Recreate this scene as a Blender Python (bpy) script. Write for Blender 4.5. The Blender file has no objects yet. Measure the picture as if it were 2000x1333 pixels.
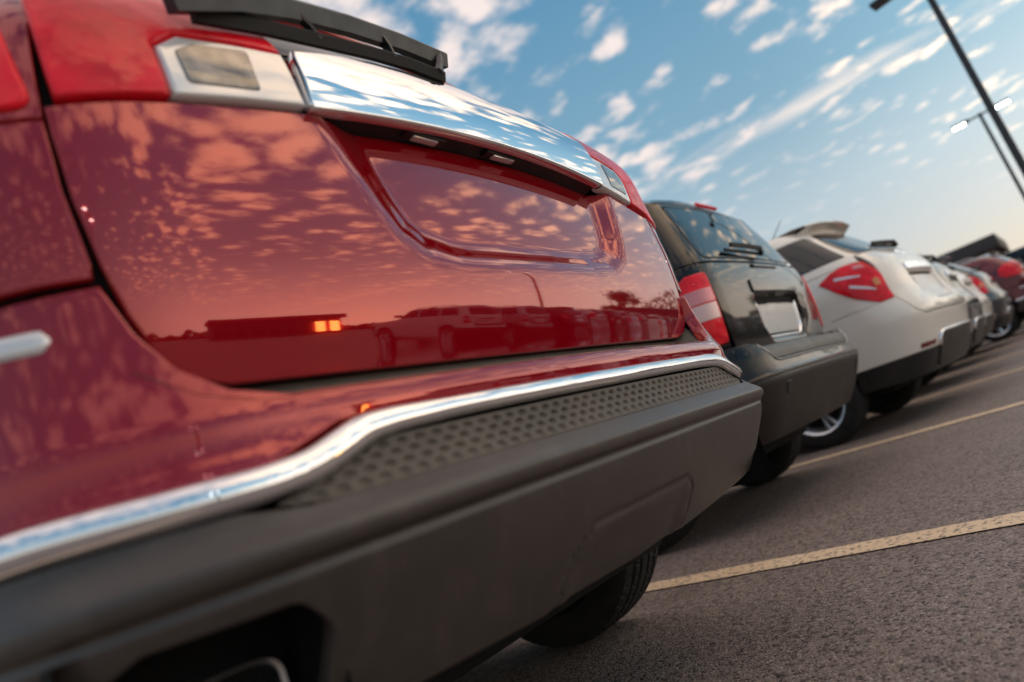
import bpy, bmesh, math, random
import numpy as np
from mathutils import Vector, Matrix
from mathutils.geometry import delaunay_2d_cdt

random.seed(7); rng = np.random.default_rng(7)
scene = bpy.context.scene
COL = scene.collection

# ------------------------------------------------------------------ camera: low, close to the red car, rolled
cam_data = bpy.data.cameras.new("camera"); cam = bpy.data.objects.new("camera", cam_data); COL.objects.link(cam)
cam.matrix_world = Matrix(((0.640461, 0.062577, -0.765437, 0.0), (-0.694152, -0.379248, -0.611820, 0.0),
                           (-0.328576, 0.923177, -0.199455, 0.53), (0, 0, 0, 1)))
cam_data.sensor_width = 36.0; cam_data.lens = 23.4485; cam_data.clip_start = 0.02; cam_data.clip_end = 3000
cam_data.dof.use_dof = True; cam_data.dof.focus_distance = 1.55; cam_data.dof.aperture_fstop = 1.9
scene.camera = cam

# ------------------------------------------------------------------ sky after sunset glow, broken high cloud
SUN_AZ, SUN_EL = math.radians(-54.0), math.radians(3.0)          # azimuth from +X towards +Y
world = bpy.data.worlds.new("World"); scene.world = world; world.use_nodes = True
wn, wl = world.node_tree.nodes, world.node_tree.links
wn.clear()
def W(t, **k):
    n = wn.new(t)
    for a, b in k.items(): setattr(n, a, b)
    return n
def wmath(op, a, b=None, c=None, clamp=False):
    n = W('ShaderNodeMath', operation=op); n.use_clamp = clamp
    for i, q in enumerate((a, b, c)):
        if q is None: continue
        if isinstance(q, (int, float)): n.inputs[i].default_value = q
        else: wl.new(q, n.inputs[i])
    return n.outputs[0]
def wramp(f, lo, hi):
    n = W('ShaderNodeMapRange', interpolation_type='SMOOTHSTEP')
    wl.new(f, n.inputs[0]); n.inputs[1].default_value = lo; n.inputs[2].default_value = hi; return n.outputs[0]
def wmix(f, a, b, blend='MIX'):
    n = W('ShaderNodeMix', data_type='RGBA', blend_type=blend)
    for i, q in ((0, f), (6, a), (7, b)):
        if isinstance(q, (int, float)): n.inputs[i].default_value = q
        elif isinstance(q, tuple): n.inputs[i].default_value = (*q, 1)
        else: wl.new(q, n.inputs[i])
    return n.outputs[2]
w_out = W('ShaderNodeOutputWorld'); w_bg = W('ShaderNodeBackground'); wl.new(w_bg.outputs[0], w_out.inputs[0])
w_bg.inputs[1].default_value = 0.11
sky = W('ShaderNodeTexSky', sky_type='NISHITA'); sky.sun_disc = False
sky.sun_elevation = SUN_EL; sky.sun_rotation = math.radians(90) - SUN_AZ
sky.altitude = 100; sky.air_density = 1.0; sky.dust_density = 1.2; sky.ozone_density = 2.0
tc = W('ShaderNodeTexCoord'); sep = W('ShaderNodeSeparateXYZ'); wl.new(tc.outputs['Generated'], sep.inputs[0])
zc = wmath('MAXIMUM', sep.outputs[2], 0.0)
zz = wmath('ADD', zc, 0.06)
comb = W('ShaderNodeCombineXYZ'); wl.new(wmath('DIVIDE', sep.outputs[0], zz), comb.inputs[0]); wl.new(wmath('DIVIDE', sep.outputs[1], zz), comb.inputs[1])
def wnoise(scale, detail, rough, rot=0.0, stretch=(1, 1), seed=0.0, dist=0.0):
    mp = W('ShaderNodeMapping'); wl.new(comb.outputs[0], mp.inputs[0]); mp.inputs['Rotation'].default_value = (0, 0, rot)
    mp.inputs['Scale'].default_value = (stretch[0], stretch[1], 1); mp.inputs['Location'].default_value = (seed, seed * 1.7, seed)
    n = W('ShaderNodeTexNoise'); wl.new(mp.outputs[0], n.inputs['Vector']); n.inputs['Scale'].default_value = scale
    n.inputs['Detail'].default_value = detail; n.inputs['Roughness'].default_value = rough; n.inputs['Distortion'].default_value = dist
    return n.outputs[0]
STREAK = math.radians(9)
def wvor(scale, seed):
    mp = W('ShaderNodeMapping'); wl.new(comb.outputs[0], mp.inputs[0]); mp.inputs['Rotation'].default_value = (0, 0, STREAK); mp.inputs['Location'].default_value = (seed, seed, 0)
    mp.inputs['Scale'].default_value = (1.0, 1.0, 1)
    ds = W('ShaderNodeTexNoise'); wl.new(mp.outputs[0], ds.inputs['Vector']); ds.inputs['Scale'].default_value = scale * 0.9; ds.inputs['Detail'].default_value = 3
    ad = W('ShaderNodeMix', data_type='VECTOR'); ad.inputs[0].default_value = 0.16; wl.new(mp.outputs[0], ad.inputs[4]); wl.new(ds.outputs['Color'], ad.inputs[5])
    n = W('ShaderNodeTexVoronoi', feature='SMOOTH_F1'); wl.new(ad.outputs[1], n.inputs['Vector']); n.inputs['Scale'].default_value = scale; n.inputs['Smoothness'].default_value = 0.35
    return n.outputs['Distance']
bands = wramp(wnoise(0.85, 3, 0.5, STREAK, (1.0, 0.42), 5.3, 0.5), 0.39, 0.65)      # where the cloud sheets lie
cells = wmath('SUBTRACT', 0.62, wvor(8.0, 1.0))                                        # small rounded cells
fine = wnoise(10.5, 7, 0.62, STREAK, (1.0, 0.95), 1.3, 0.2)
high = wmath('MULTIPLY', wramp(sep.outputs[2], 0.52, 0.80), 0.34)                       # the sheet thickens overhead
cover = wmath('ADD', high, wmath('ADD', wmath('ADD', wmath('MULTIPLY', bands, 0.17), wmath('MULTIPLY', cells, 0.66)), wmath('MULTIPLY', fine, 0.75)))
# colour of sky and cloud, warmer towards the sunset, where the sheet also reaches lower
sd = W('ShaderNodeVectorMath', operation='DOT_PRODUCT'); wl.new(tc.outputs['Generated'], sd.inputs[0])
sd.inputs[1].default_value = (math.cos(SUN_AZ) * math.cos(SUN_EL), math.sin(SUN_AZ) * math.cos(SUN_EL), math.sin(SUN_EL))
toward = wramp(sd.outputs['Value'], 0.30, 1.0)
cmask = wmath('MULTIPLY', wramp(cover, 0.535, 0.90), wramp(wmath('ADD', sep.outputs[2], wmath('MULTIPLY', wramp(sd.outputs['Value'], 0.35, 0.9), 0.15)), 0.15, 0.38))
sxy = W('ShaderNodeSeparateXYZ'); wl.new(comb.outputs[0], sxy.inputs[0])                  # long thin streaks of ice cloud
wisp = wmath('SUBTRACT', wmath('ADD', sxy.outputs[0], wmath('MULTIPLY', sxy.outputs[1], 0.157)), wmath('ADD', 2.28, wmath('MULTIPLY', wnoise(1.6, 4, 0.6, 0.0, (1, 1), 2.0), 0.30)))
ridge = wmath('SUBTRACT', 1.0, wmath('MULTIPLY', wmath('ABSOLUTE', wisp), 7.0), clamp=True)
torn = wramp(wnoise(5.0, 6, 0.65, math.radians(9), (1.0, 0.22), 4.0, 0.3), 0.38, 0.62)
cmask = wmath('MAXIMUM', cmask, wmath('MULTIPLY', wmath('MULTIPLY', ridge, torn), 0.62))
ramp = W('ShaderNodeValToRGB'); wl.new(sep.outputs[2], ramp.inputs[0])
K_ = 1.0
stops = [(0.0, (0.76, 0.63, 0.48)), (0.06, (0.76, 0.69, 0.60)), (0.13, (0.66, 0.69, 0.70)), (0.22, (0.54, 0.66, 0.73)), (0.36, (0.27, 0.48, 0.63)), (0.60, (0.13, 0.34, 0.54)), (1.0, (0.07, 0.22, 0.42))]
while len(ramp.color_ramp.elements) < len(stops): ramp.color_ramp.elements.new(0.5)
for e_, (p_, c_) in zip(ramp.color_ramp.elements, stops): e_.position = p_; e_.color = (*c_, 1)
air = wmix(1.0, ramp.outputs[0], (7.9, 7.9, 7.9), 'MULTIPLY')
side = wramp(sd.outputs['Value'], 0.35, 0.90)                                            # the sky dims away from the sunset
lit = wmix(side, wmix(1.0, air, (0.66, 0.66, 0.66), 'MULTIPLY'), wmix(1.0, air, (1.15, 1.08, 1.0), 'MULTIPLY'))
glow = wmath('MULTIPLY', wramp(sd.outputs['Value'], 0.66, 1.0), wramp(sep.outputs[2], 0.32, 0.0))
warm = wmix(glow, lit, (13.5, 11.5, 10.0))
sky_col = wmix(0.12, warm, wmix(1.0, sky.outputs[0], (1.6, 1.6, 1.6), 'MULTIPLY'))
cloud_col = wmix(toward, (5.6, 4.8, 4.5), (22.0, 15.5, 9.6))
col = wmix(wmath('MULTIPLY', cmask, 0.92), sky_col, cloud_col)
wl.new(col, w_bg.inputs[0])

sun_data = bpy.data.lights.new("sun", 'SUN'); sun = bpy.data.objects.new("sun", sun_data); COL.objects.link(sun)
sun_data.energy = 0.03; sun_data.angle = math.radians(60); sun_data.color = (1.0, 0.72, 0.5)
sun.rotation_euler = Vector((-math.cos(SUN_AZ) * math.cos(SUN_EL), -math.sin(SUN_AZ) * math.cos(SUN_EL), -math.sin(SUN_EL))).to_track_quat('-Z', 'Y').to_euler()

scene.view_settings.view_transform = 'Standard'; scene.view_settings.look = 'None'
scene.view_settings.exposure = 0.74; scene.view_settings.gamma = 1.0; scene.view_settings.use_curve_mapping = False
scene.cycles.max_bounces = 8; scene.cycles.use_denoising = True
# ------------------------------------------------------------------ surface library
def natural_spline(pts):
    """natural cubic spline through (x, y) points, vectorised, linear outside"""
    x = np.array([p[0] for p in pts], float); y = np.array([p[1] for p in pts], float)
    n = len(x)
    if n == 1:
        return lambda q: np.full_like(np.asarray(q, float), y[0])
    if n == 2:
        return lambda q: y[0] + (np.asarray(q, float) - x[0]) * (y[1] - y[0]) / (x[1] - x[0])
    h = np.diff(x)
    A = np.zeros((n, n)); b = np.zeros(n); A[0, 0] = A[-1, -1] = 1
    for i in range(1, n - 1):
        A[i, i - 1] = h[i - 1]; A[i, i] = 2 * (h[i - 1] + h[i]); A[i, i + 1] = h[i]
        b[i] = 6 * ((y[i + 1] - y[i]) / h[i] - (y[i] - y[i - 1]) / h[i - 1])
    m = np.linalg.solve(A, b)
    def f(q):
        q = np.asarray(q, float); i = np.clip(np.searchsorted(x, q) - 1, 0, n - 2)
        t0 = x[i + 1] - q; t1 = q - x[i]; hh = h[i]
        r = (m[i] * t0**3 + m[i + 1] * t1**3) / (6 * hh) + (y[i] / hh - m[i] * hh / 6) * t0 + (y[i + 1] / hh - m[i + 1] * hh / 6) * t1
        s0 = (y[1] - y[0]) / h[0] - h[0] * m[1] / 6
        s1 = (y[-1] - y[-2]) / h[-1] + h[-1] * m[-2] / 6
        r = np.where(q < x[0], y[0] + s0 * (q - x[0]), r)
        return np.where(q > x[-1], y[-1] + s1 * (q - x[-1]), r)
    return f

def pchip(pts):
    """monotone cubic through (x, y) points: no overshoot, flat ends outside"""
    x = np.array([p[0] for p in pts], float); y = np.array([p[1] for p in pts], float)
    n = len(x)
    if n == 1:
        return lambda q: np.full_like(np.asarray(q, float), y[0])
    h = np.diff(x); d = np.diff(y) / h; m = np.zeros(n)
    if n > 2:
        for i in range(1, n - 1):
            if d[i - 1] * d[i] > 0:
                w1 = 2 * h[i] + h[i - 1]; w2 = h[i] + 2 * h[i - 1]
                m[i] = (w1 + w2) / (w1 / d[i - 1] + w2 / d[i])
    m[0] = d[0]; m[-1] = d[-1]
    def f(q):
        q = np.clip(np.asarray(q, float), x[0], x[-1]); i = np.clip(np.searchsorted(x, q) - 1, 0, n - 2)
        t = (q - x[i]) / h[i]
        return ((2 * t**3 - 3 * t**2 + 1) * y[i] + (t**3 - 2 * t**2 + t) * h[i] * m[i]
                + (-2 * t**3 + 3 * t**2) * y[i + 1] + (t**3 - t**2) * h[i] * m[i + 1])
    return f

def smooth(t):
    t = np.clip(t, 0, 1); return t * t * (3 - 2 * t)

def half_plan(Lh, W, s0, ds, bow, lean=0.035):
    """plan outline from the middle of an end round its corner to the middle of the side"""
    step = 0.001
    s = np.arange(0, Lh + W + 0.6, step)
    side = np.pi / 2 - lean
    th = bow * s + (side - bow * s) * smooth((s - s0) / ds)
    rest = np.clip((s - (s0 + ds)) / max(Lh - ds, 0.1), 0, 1)
    th = th + lean * rest
    x = np.concatenate([[0], np.cumsum(np.cos(th) * step)[:-1]]); y = np.concatenate([[0], np.cumsum(np.sin(th) * step)[:-1]])
    n = int(np.searchsorted(y, Lh)) + 1
    x, y, s = x[:n], y[:n], s[:n]
    return s, x * W / x[-1], y * Lh / y[-1]

class Surf:
    """car skin: rings round the car, v = height at the rear, s = way round from the rear middle"""
    def __init__(self, L, W, rear, rear_top, front, yr, wd, yf, zf, mix=(1.0, 1.5), spl=natural_spline, crown=0.03):
        self.L, self.W, self.crown = L, W, crown
        f = half_plan(L / 2, W, *front)
        tabs = []
        for r in (rear, rear_top):
            a = half_plan(L / 2, W, *r)
            tabs.append((np.concatenate([a[0], a[0][-1] + (f[0][-1] - f[0][::-1])[1:]]),
                         np.concatenate([a[1], f[1][::-1][1:]]), np.concatenate([a[2], (L - f[2][::-1])[1:]])))
        self.S = tabs[0][0][-1]
        self.A = tabs[0]
        sb = tabs[1][0]; fac = 1 + (self.S / sb[-1] - 1) * smooth((sb - 1.3) / (sb[-1] - 1.3))
        self.B = (sb * fac, tabs[1][1], tabs[1][2])
        self.yr, self.wd, self.yf, self.zf = spl(yr), pchip(wd), pchip(yf), pchip(zf)
        self.mix = mix
    def base(self, s, v):
        s = np.asarray(s, float); v = np.asarray(v, float)
        s = np.where(np.abs(s) > self.S, s - np.sign(s) * 2 * self.S, s)      # the loop closes at the front middle
        a = np.abs(s); q = smooth((v - self.mix[0]) / (self.mix[1] - self.mix[0]))
        x = np.interp(a, self.A[0], self.A[1]) * (1 - q) + np.interp(a, self.B[0], self.B[1]) * q
        y = np.interp(a, self.A[0], self.A[2]) * (1 - q) + np.interp(a, self.B[0], self.B[2]) * q
        t = smooth((y / self.L - 0.22) / 0.6)
        X = np.sign(s) * x * self.wd(v)
        Y = y + self.yr(v) * (1 - t) - self.yf(v) * t
        Z = v * (1 - t) + self.zf(v) * t
        return np.stack([X, Y, Z], -1)
    def nrm(self, s, v, e=0.003):
        a = self.base(s + e, v) - self.base(s - e, v); b = self.base(s, v + e) - self.base(s, v - e)
        n = np.cross(a, b); return n / np.maximum(np.linalg.norm(n, axis=-1, keepdims=True), 1e-9)
    def pos(self, s, v, off=0.0, disp=None):
        p = self.base(s, v)
        d = off if disp is None else off + disp(s, v)
        if disp is None and np.ndim(off) == 0 and off == 0: return p
        return p + self.nrm(s, v) * (np.asarray(d)[..., None] if np.ndim(d) else d)
    def dnrm(self, s, v, off=0.0, disp=None, e=0.002):
        if disp is None: return self.nrm(s, v)
        a = self.pos(s + e, v, off, disp) - self.pos(s - e, v, off, disp)
        b = self.pos(s, v + e, off, disp) - self.pos(s, v - e, off, disp)
        n = np.cross(a, b); return n / np.maximum(np.linalg.norm(n, axis=-1, keepdims=True), 1e-9)
    def rear_sv(self, x, z):
        """(s, v) of the rear-face point at lateral x and height z"""
        ax = abs(x); ss = np.linspace(0, 1.25, 1251); xx = self.base(ss, np.full_like(ss, z))[:, 0]
        return math.copysign(float(np.interp(ax, xx, ss)), x), z
    def side_s(self, y, v, sgn=1):
        ss = np.linspace(0.3, self.S - 0.05, 900); p = self.base(ss, np.full_like(ss, v))
        return sgn * float(np.interp(y, np.maximum.accumulate(p[:, 1]), ss))
    def side_sv(self, y, z, sgn=1):
        ss = np.linspace(0.5, self.S - 0.5, 900); v = z; s = 1.0
        for _ in range(14):
            p = self.base(ss, np.full_like(ss, v)); s = float(np.interp(y, p[:, 1], ss))
            v = v + 0.8 * (z - float(self.base(np.array([s]), np.array([v]))[0, 2]))
        return sgn * s, v

def densify(poly, res, closed=True):
    out = []; n = len(poly)
    for i in range(n if closed else n - 1):
        a, b = poly[i], poly[(i + 1) % n]
        k = max(1, int(math.ceil(math.hypot(b[0] - a[0], b[1] - a[1]) / res)))
        for j in range(k): out.append((a[0] + (b[0] - a[0]) * j / k, a[1] + (b[1] - a[1]) * j / k))
    if not closed: out.append(tuple(poly[-1]))
    return out

def rounded(poly, r, n=5):
    """polygon with rounded corners; r = one radius or one for each corner"""
    out = []; N = len(poly); rs = r if isinstance(r, (list, tuple)) else [r] * N
    for i in range(N):
        p0, p1, p2 = (np.array(poly[(i + k) % N][:2], float) for k in (-1, 0, 1))
        a = p0 - p1; b = p2 - p1; la, lb = np.linalg.norm(a), np.linalg.norm(b); a /= la; b /= lb
        c = float(np.clip(a @ b, -1, 1)); ang = math.acos(c)
        if rs[i] <= 0 or ang > 3.05: out.append(tuple(p1)); continue
        d = min(rs[i] / math.tan(ang / 2), 0.48 * la, 0.48 * lb)
        q0, q2 = p1 + a * d, p1 + b * d
        for j in range(n + 1):
            t = j / n; out.append(tuple((1 - t)**2 * q0 + 2 * t * (1 - t) * p1 + t * t * q2))
    return out

def area2(p):
    return sum(p[i][0] * p[(i + 1) % len(p)][1] - p[(i + 1) % len(p)][0] * p[i][1] for i in range(len(p))) / 2

def inset(poly, d):
    """move a counter-clockwise outline inwards by d"""
    P = np.array(poly); a = P - np.roll(P, 1, 0); b = np.roll(P, -1, 0) - P
    na = np.stack([-a[:, 1], a[:, 0]], 1); nb = np.stack([-b[:, 1], b[:, 0]], 1)
    na /= np.maximum(np.linalg.norm(na, axis=1, keepdims=True), 1e-9); nb /= np.maximum(np.linalg.norm(nb, axis=1, keepdims=True), 1e-9)
    m = na + nb; m /= np.maximum(np.linalg.norm(m, axis=1, keepdims=True), 1e-6)
    k = 1 / np.maximum((m * na).sum(1), 0.5)
    return [tuple(q) for q in P + m * (d * k)[:, None]]

def inside(pts, poly):
    x, y = pts[:, 0], pts[:, 1]; c = np.zeros(len(pts), bool); n = len(poly)
    for i in range(n):
        (x1, y1), (x2, y2) = poly[i], poly[(i + 1) % n]
        if y1 == y2: continue
        m = ((y1 > y) != (y2 > y)) & (x < (x2 - x1) * (y - y1) / (y2 - y1) + x1)
        c ^= m
    return c

def edge_dist(pts, poly):
    """distance from points to a closed outline"""
    P = np.array(poly); Q = np.roll(P, -1, 0); best = np.full(len(pts), 1e9)
    for a, b in zip(P, Q):
        ab = b - a; l = ab @ ab
        if l < 1e-14: continue
        t = np.clip(((pts - a) @ ab) / l, 0, 1)
        best = np.minimum(best, np.hypot(*(pts - a - t[:, None] * ab).T))
    return best
# ------------------------------------------------------------------ materials
def material(name, color, metallic=0.0, rough=0.5, coat=0.0, coat_rough=0.03, spec=0.5, emit=None, estr=0.0, trans=0.0, ior=1.5, aniso=0.0):
    m = bpy.data.materials.new(name); m.use_nodes = True
    b = m.node_tree.nodes['Principled BSDF']
    b.inputs['Base Color'].default_value = (*color, 1); b.inputs['Metallic'].default_value = metallic
    b.inputs['Roughness'].default_value = rough; b.inputs['Coat Weight'].default_value = coat; b.inputs['Coat Roughness'].default_value = coat_rough
    b.inputs['Specular IOR Level'].default_value = spec; b.inputs['Transmission Weight'].default_value = trans; b.inputs['IOR'].default_value = ior
    if emit: b.inputs['Emission Color'].default_value = (*emit, 1); b.inputs['Emission Strength'].default_value = estr
    return m
def nodes_of(m):
    return m.node_tree.nodes, m.node_tree.links, m.node_tree.nodes['Principled BSDF']
def add_noise(m, scale=60, detail=4, col=None, rough=None, bump=None, bump_scale=None, rough_in='Roughness', obj_coords=True):
    """procedural colour, roughness and fine relief"""
    n, l, b = nodes_of(m)
    t = n.new('ShaderNodeTexCoord'); src = t.outputs['Object']
    def nz(s, d=detail, r=0.6):
        k = n.new('ShaderNodeTexNoise'); l.new(src, k.inputs['Vector']); k.inputs['Scale'].default_value = s; k.inputs['Detail'].default_value = d; k.inputs['Roughness'].default_value = r
        return k.outputs[0]
    f = nz(scale)
    if col:
        r = n.new('ShaderNodeMix'); r.data_type = 'RGBA'; mr = n.new('ShaderNodeMapRange'); l.new(f, mr.inputs[0]); mr.inputs[1].default_value = 0.35; mr.inputs[2].default_value = 0.65
        l.new(mr.outputs[0], r.inputs[0]); r.inputs[6].default_value = (*col[0], 1); r.inputs[7].default_value = (*col[1], 1); l.new(r.outputs[2], b.inputs['Base Color'])
    if rough:
        mr = n.new('ShaderNodeMapRange'); l.new(f, mr.inputs[0]); mr.inputs[1].default_value = 0.3; mr.inputs[2].default_value = 0.7
        mr.inputs[3].default_value = rough[0]; mr.inputs[4].default_value = rough[1]; l.new(mr.outputs[0], b.inputs[rough_in])
    if bump:
        bp = n.new('ShaderNodeBump'); l.new(nz(bump_scale or scale * 4, 2), bp.inputs['Height']); bp.inputs['Strength'].default_value = bump[0]; bp.inputs['Distance'].default_value = bump[1]
        l.new(bp.outputs[0], b.inputs['Normal'])
    return m
M = {}
def paint(name, col, flake=0.6, rough=0.22, coat_ior=1.5):
    m = material(name, col, metallic=flake, rough=rough, coat=1.0, coat_rough=0.012, spec=0.08)
    m.node_tree.nodes['Principled BSDF'].inputs['Coat IOR'].default_value = coat_ior
    return add_noise(m, 2.2, 5, rough=(0.010, 0.035), rough_in='Coat Roughness')
M['red'] = paint('red_metallic_paint', (0.33, 0.0003, 0.007), 0.26, 0.06, 1.57)
M['black'] = paint('black_paint', (0.003, 0.003, 0.0035), 0.0, 0.3, 1.38)
M['white'] = paint('pearl_white_paint', (0.86, 0.79, 0.70), 0.0, 0.3)
M['navy'] = paint('dark_blue_paint', (0.010, 0.016, 0.024), 0.3, 0.3)
M['maroon'] = paint('maroon_paint', (0.10, 0.006, 0.018), 0.6, 0.25)
M['silver'] = paint('silver_paint', (0.42, 0.43, 0.45), 0.8, 0.3)
M['grey'] = paint('grey_paint', (0.08, 0.085, 0.09), 0.6, 0.3)
M['chrome'] = add_noise(material('chrome', (0.83, 0.83, 0.85), 1.0, 0.04), 9, rough=(0.02, 0.07))
M['satin'] = material('satin_metal', (0.55, 0.55, 0.56), 1.0, 0.3)
M['glass'] = material('tinted_glass', (0.006, 0.008, 0.010), 0.0, 0.02, coat=0.0, spec=0.65)
M['plastic'] = add_noise(material('grey_bumper_plastic', (0.09, 0.075, 0.068), 0.0, 0.38, spec=0.5), 4, 7, col=((0.046, 0.037, 0.033), (0.060, 0.048, 0.043)), rough=(0.34, 0.44), bump=(0.08, 0.0004), bump_scale=900)
def streaks(m, amount=0.14):
    """faint run-off streaks and dust down a moulding"""
    n, l, b = nodes_of(m); t = n.new('ShaderNodeTexCoord'); mp = n.new('ShaderNodeMapping'); l.new(t.outputs['Object'], mp.inputs[0]); mp.inputs['Scale'].default_value = (26, 26, 2.2)
    k = n.new('ShaderNodeTexNoise'); l.new(mp.outputs[0], k.inputs['Vector']); k.inputs['Scale'].default_value = 1.0; k.inputs['Detail'].default_value = 5; k.inputs['Roughness'].default_value = 0.65
    mr = n.new('ShaderNodeMapRange'); l.new(k.outputs[0], mr.inputs[0]); mr.inputs[1].default_value = 0.5; mr.inputs[2].default_value = 0.75; mr.inputs[4].default_value = amount
    src = b.inputs['Base Color'].links[0].from_socket; mx = n.new('ShaderNodeMix'); mx.data_type = 'RGBA'; l.new(mr.outputs[0], mx.inputs[0]); l.new(src, mx.inputs[6]); mx.inputs[7].default_value = (0.20, 0.16, 0.135, 1); l.new(mx.outputs[2], b.inputs['Base Color'])
streaks(M['plastic'])
M['pad'] = add_noise(material('grey_step_pad', (0.17, 0.155, 0.135), 0.0, 0.5), 8, 5, col=((0.075, 0.060, 0.047), (0.115, 0.094, 0.075)), rough=(0.48, 0.62))
M['plastic_dark'] = add_noise(material('black_bumper_plastic', (0.030, 0.027, 0.026), 0.0, 0.45, spec=0.35), 5, 6, col=((0.020, 0.016, 0.015), (0.034, 0.027, 0.025)), rough=(0.38, 0.52))
M['pad_dark'] = add_noise(material('dark_step_pad', (0.065, 0.06, 0.055), 0.0, 0.42), 8, 5, rough=(0.36, 0.5))
M['rubber'] = add_noise(material('tyre_rubber', (0.018, 0.017, 0.017), 0.0, 0.75, spec=0.3), 14, 5, col=((0.013, 0.0125, 0.0125), (0.030, 0.028, 0.026)), rough=(0.65, 0.9))
M['dark'] = material('dark_cavity', (0.008, 0.008, 0.008), 0.0, 0.8, spec=0.2)
M['trim'] = add_noise(material('black_trim', (0.014, 0.014, 0.015), 0.0, 0.42), 30, 4, rough=(0.34, 0.5))
M['alloy'] = material('alloy_wheel', (0.62, 0.63, 0.66), 0.9, 0.22, coat=0.4)
M['lens_red'] = material('red_lamp_lens', (0.92, 0.003, 0.020), 0.0, 0.35, coat=0.4, coat_rough=0.02, spec=0.2)
M['lens_clear'] = material('clear_lamp_lens', (0.74, 0.73, 0.74), 0.25, 0.18, coat=1.0, coat_rough=0.02)
M['lens_smoke'] = add_noise(material('smoked_reflector', (0.20, 0.185, 0.17), 0.7, 0.18, coat=1.0, coat_rough=0.02), 26, 3, col=((0.07, 0.065, 0.065), (0.22, 0.205, 0.19)))
M['lens_amber'] = material('amber_lens', (0.75, 0.22, 0.05), 0.2, 0.2, coat=1.0)
M['lens_dark_red'] = material('dark_red_reflector', (0.16, 0.004, 0.010), 0.1, 0.2, coat=1.0)
M['plate'] = add_noise(material('white_plate', (0.72, 0.71, 0.69), 0.0, 0.35, coat=0.3), 20, 3, rough=(0.25, 0.45))

add_noise(M['lens_red'], 9.0, 5, col=((0.58, 0.0015, 0.010), (1.0, 0.004, 0.025)))
# lamp lenses: fine vertical optics behind the outer lens
for k, sc_, st_ in (('lens_red', 22.0, 0.35),):
    n_, l_, b_ = nodes_of(M[k]); t_ = n_.new('ShaderNodeTexCoord'); v_ = n_.new('ShaderNodeTexVoronoi'); l_.new(t_.outputs['Object'], v_.inputs['Vector'])
    v_.inputs['Scale'].default_value = sc_; bp_ = n_.new('ShaderNodeBump'); l_.new(v_.outputs[0], bp_.inputs['Height']); bp_.inputs['Strength'].default_value = st_; bp_.inputs['Distance'].default_value = 0.01
    l_.new(bp_.outputs[0], b_.inputs['Normal'])

# ------------------------------------------------------------------ object helpers
def link(name, mesh, mat, parent=None):
    o = bpy.data.objects.new(name, mesh); COL.objects.link(o)
    if mat is not None: mesh.materials.append(M[mat] if isinstance(mat, str) else mat)
    if parent is not None: o.parent = parent
    return o
def tag(o, label=None, category=None, group=None, kind=None):
    for k, q in (('label', label), ('category', category), ('group', group), ('kind', kind)):
        if q: o[k] = q
    return o
def empty(name, loc=(0, 0, 0), rz=0.0):
    o = bpy.data.objects.new(name, None); COL.objects.link(o); o.location = loc; o.rotation_euler = (0, 0, rz); o.empty_display_size = 0.2
    return o
def mesh_obj(name, verts, faces, mat, parent=None, normals=None, smooth_=True):
    me = bpy.data.meshes.new(name); me.from_pydata([tuple(map(float, p)) for p in verts], [], faces)
    if smooth_:
        me.polygons.foreach_set('use_smooth', [True] * len(me.polygons))
    me.update()
    if normals is not None:
        me.normals_split_custom_set_from_vertices([tuple(map(float, n)) for n in normals])
    return link(name, me, mat, parent)
def bm_obj(name, bm, mat, parent=None, smooth_angle=None):
    me = bpy.data.meshes.new(name); bmesh.ops.recalc_face_normals(bm, faces=bm.faces); bm.to_mesh(me); bm.free()
    if smooth_angle is not None:
        me.polygons.foreach_set('use_smooth', [True] * len(me.polygons)); me.set_sharp_from_angle(angle=math.radians(smooth_angle))
    return link(name, me, mat, parent)
def box(bm, lo, hi, bevel=0.0, mat_=None):
    v = bmesh.ops.create_cube(bm, size=1.0)['verts']
    c = [(a + b) / 2 for a, b in zip(lo, hi)]; d = [b - a for a, b in zip(lo, hi)]
    for q in v: q.co = Vector((q.co.x * d[0] + c[0], q.co.y * d[1] + c[1], q.co.z * d[2] + c[2]))
    if bevel > 0:
        bmesh.ops.bevel(bm, geom=list({e for q in v for e in q.link_edges}), offset=bevel, segments=2, affect='EDGES', profile=0.6)
    return v
def box_obj(name, lo, hi, mat, parent=None, bevel=0.0):
    bm = bmesh.new(); box(bm, lo, hi, bevel); return bm_obj(name, bm, mat, parent, 40)
def tube_obj(name, path, radius, mat, parent=None, seg=10, cap=True):
    """round bar along a path; radius one number or one for each point"""
    P = [Vector(p) for p in path]; rs = radius if isinstance(radius, (list, tuple)) else [radius] * len(P)
    vs, fs = [], []
    for i, p in enumerate(P):
        t = (P[min(i + 1, len(P) - 1)] - P[max(i - 1, 0)]).normalized()
        u = t.cross(Vector((0, 0, 1)) if abs(t.z) < 0.9 else Vector((1, 0, 0))).normalized(); w = t.cross(u)
        for k in range(seg):
            a = 2 * math.pi * k / seg; vs.append(p + (u * math.cos(a) + w * math.sin(a)) * rs[i])
    for i in range(len(P) - 1):
        for k in range(seg): fs.append((i * seg + k, i * seg + (k + 1) % seg, (i + 1) * seg + (k + 1) % seg, (i + 1) * seg + k))
    if cap: fs += [tuple(range(seg)), tuple(reversed(range((len(P) - 1) * seg, len(P) * seg)))]
    bm = bmesh.new(); bv = [bm.verts.new(v) for v in vs]
    for f in fs: bm.faces.new([bv[i] for i in f])
    return bm_obj(name, bm, mat, parent, 50)

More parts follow.
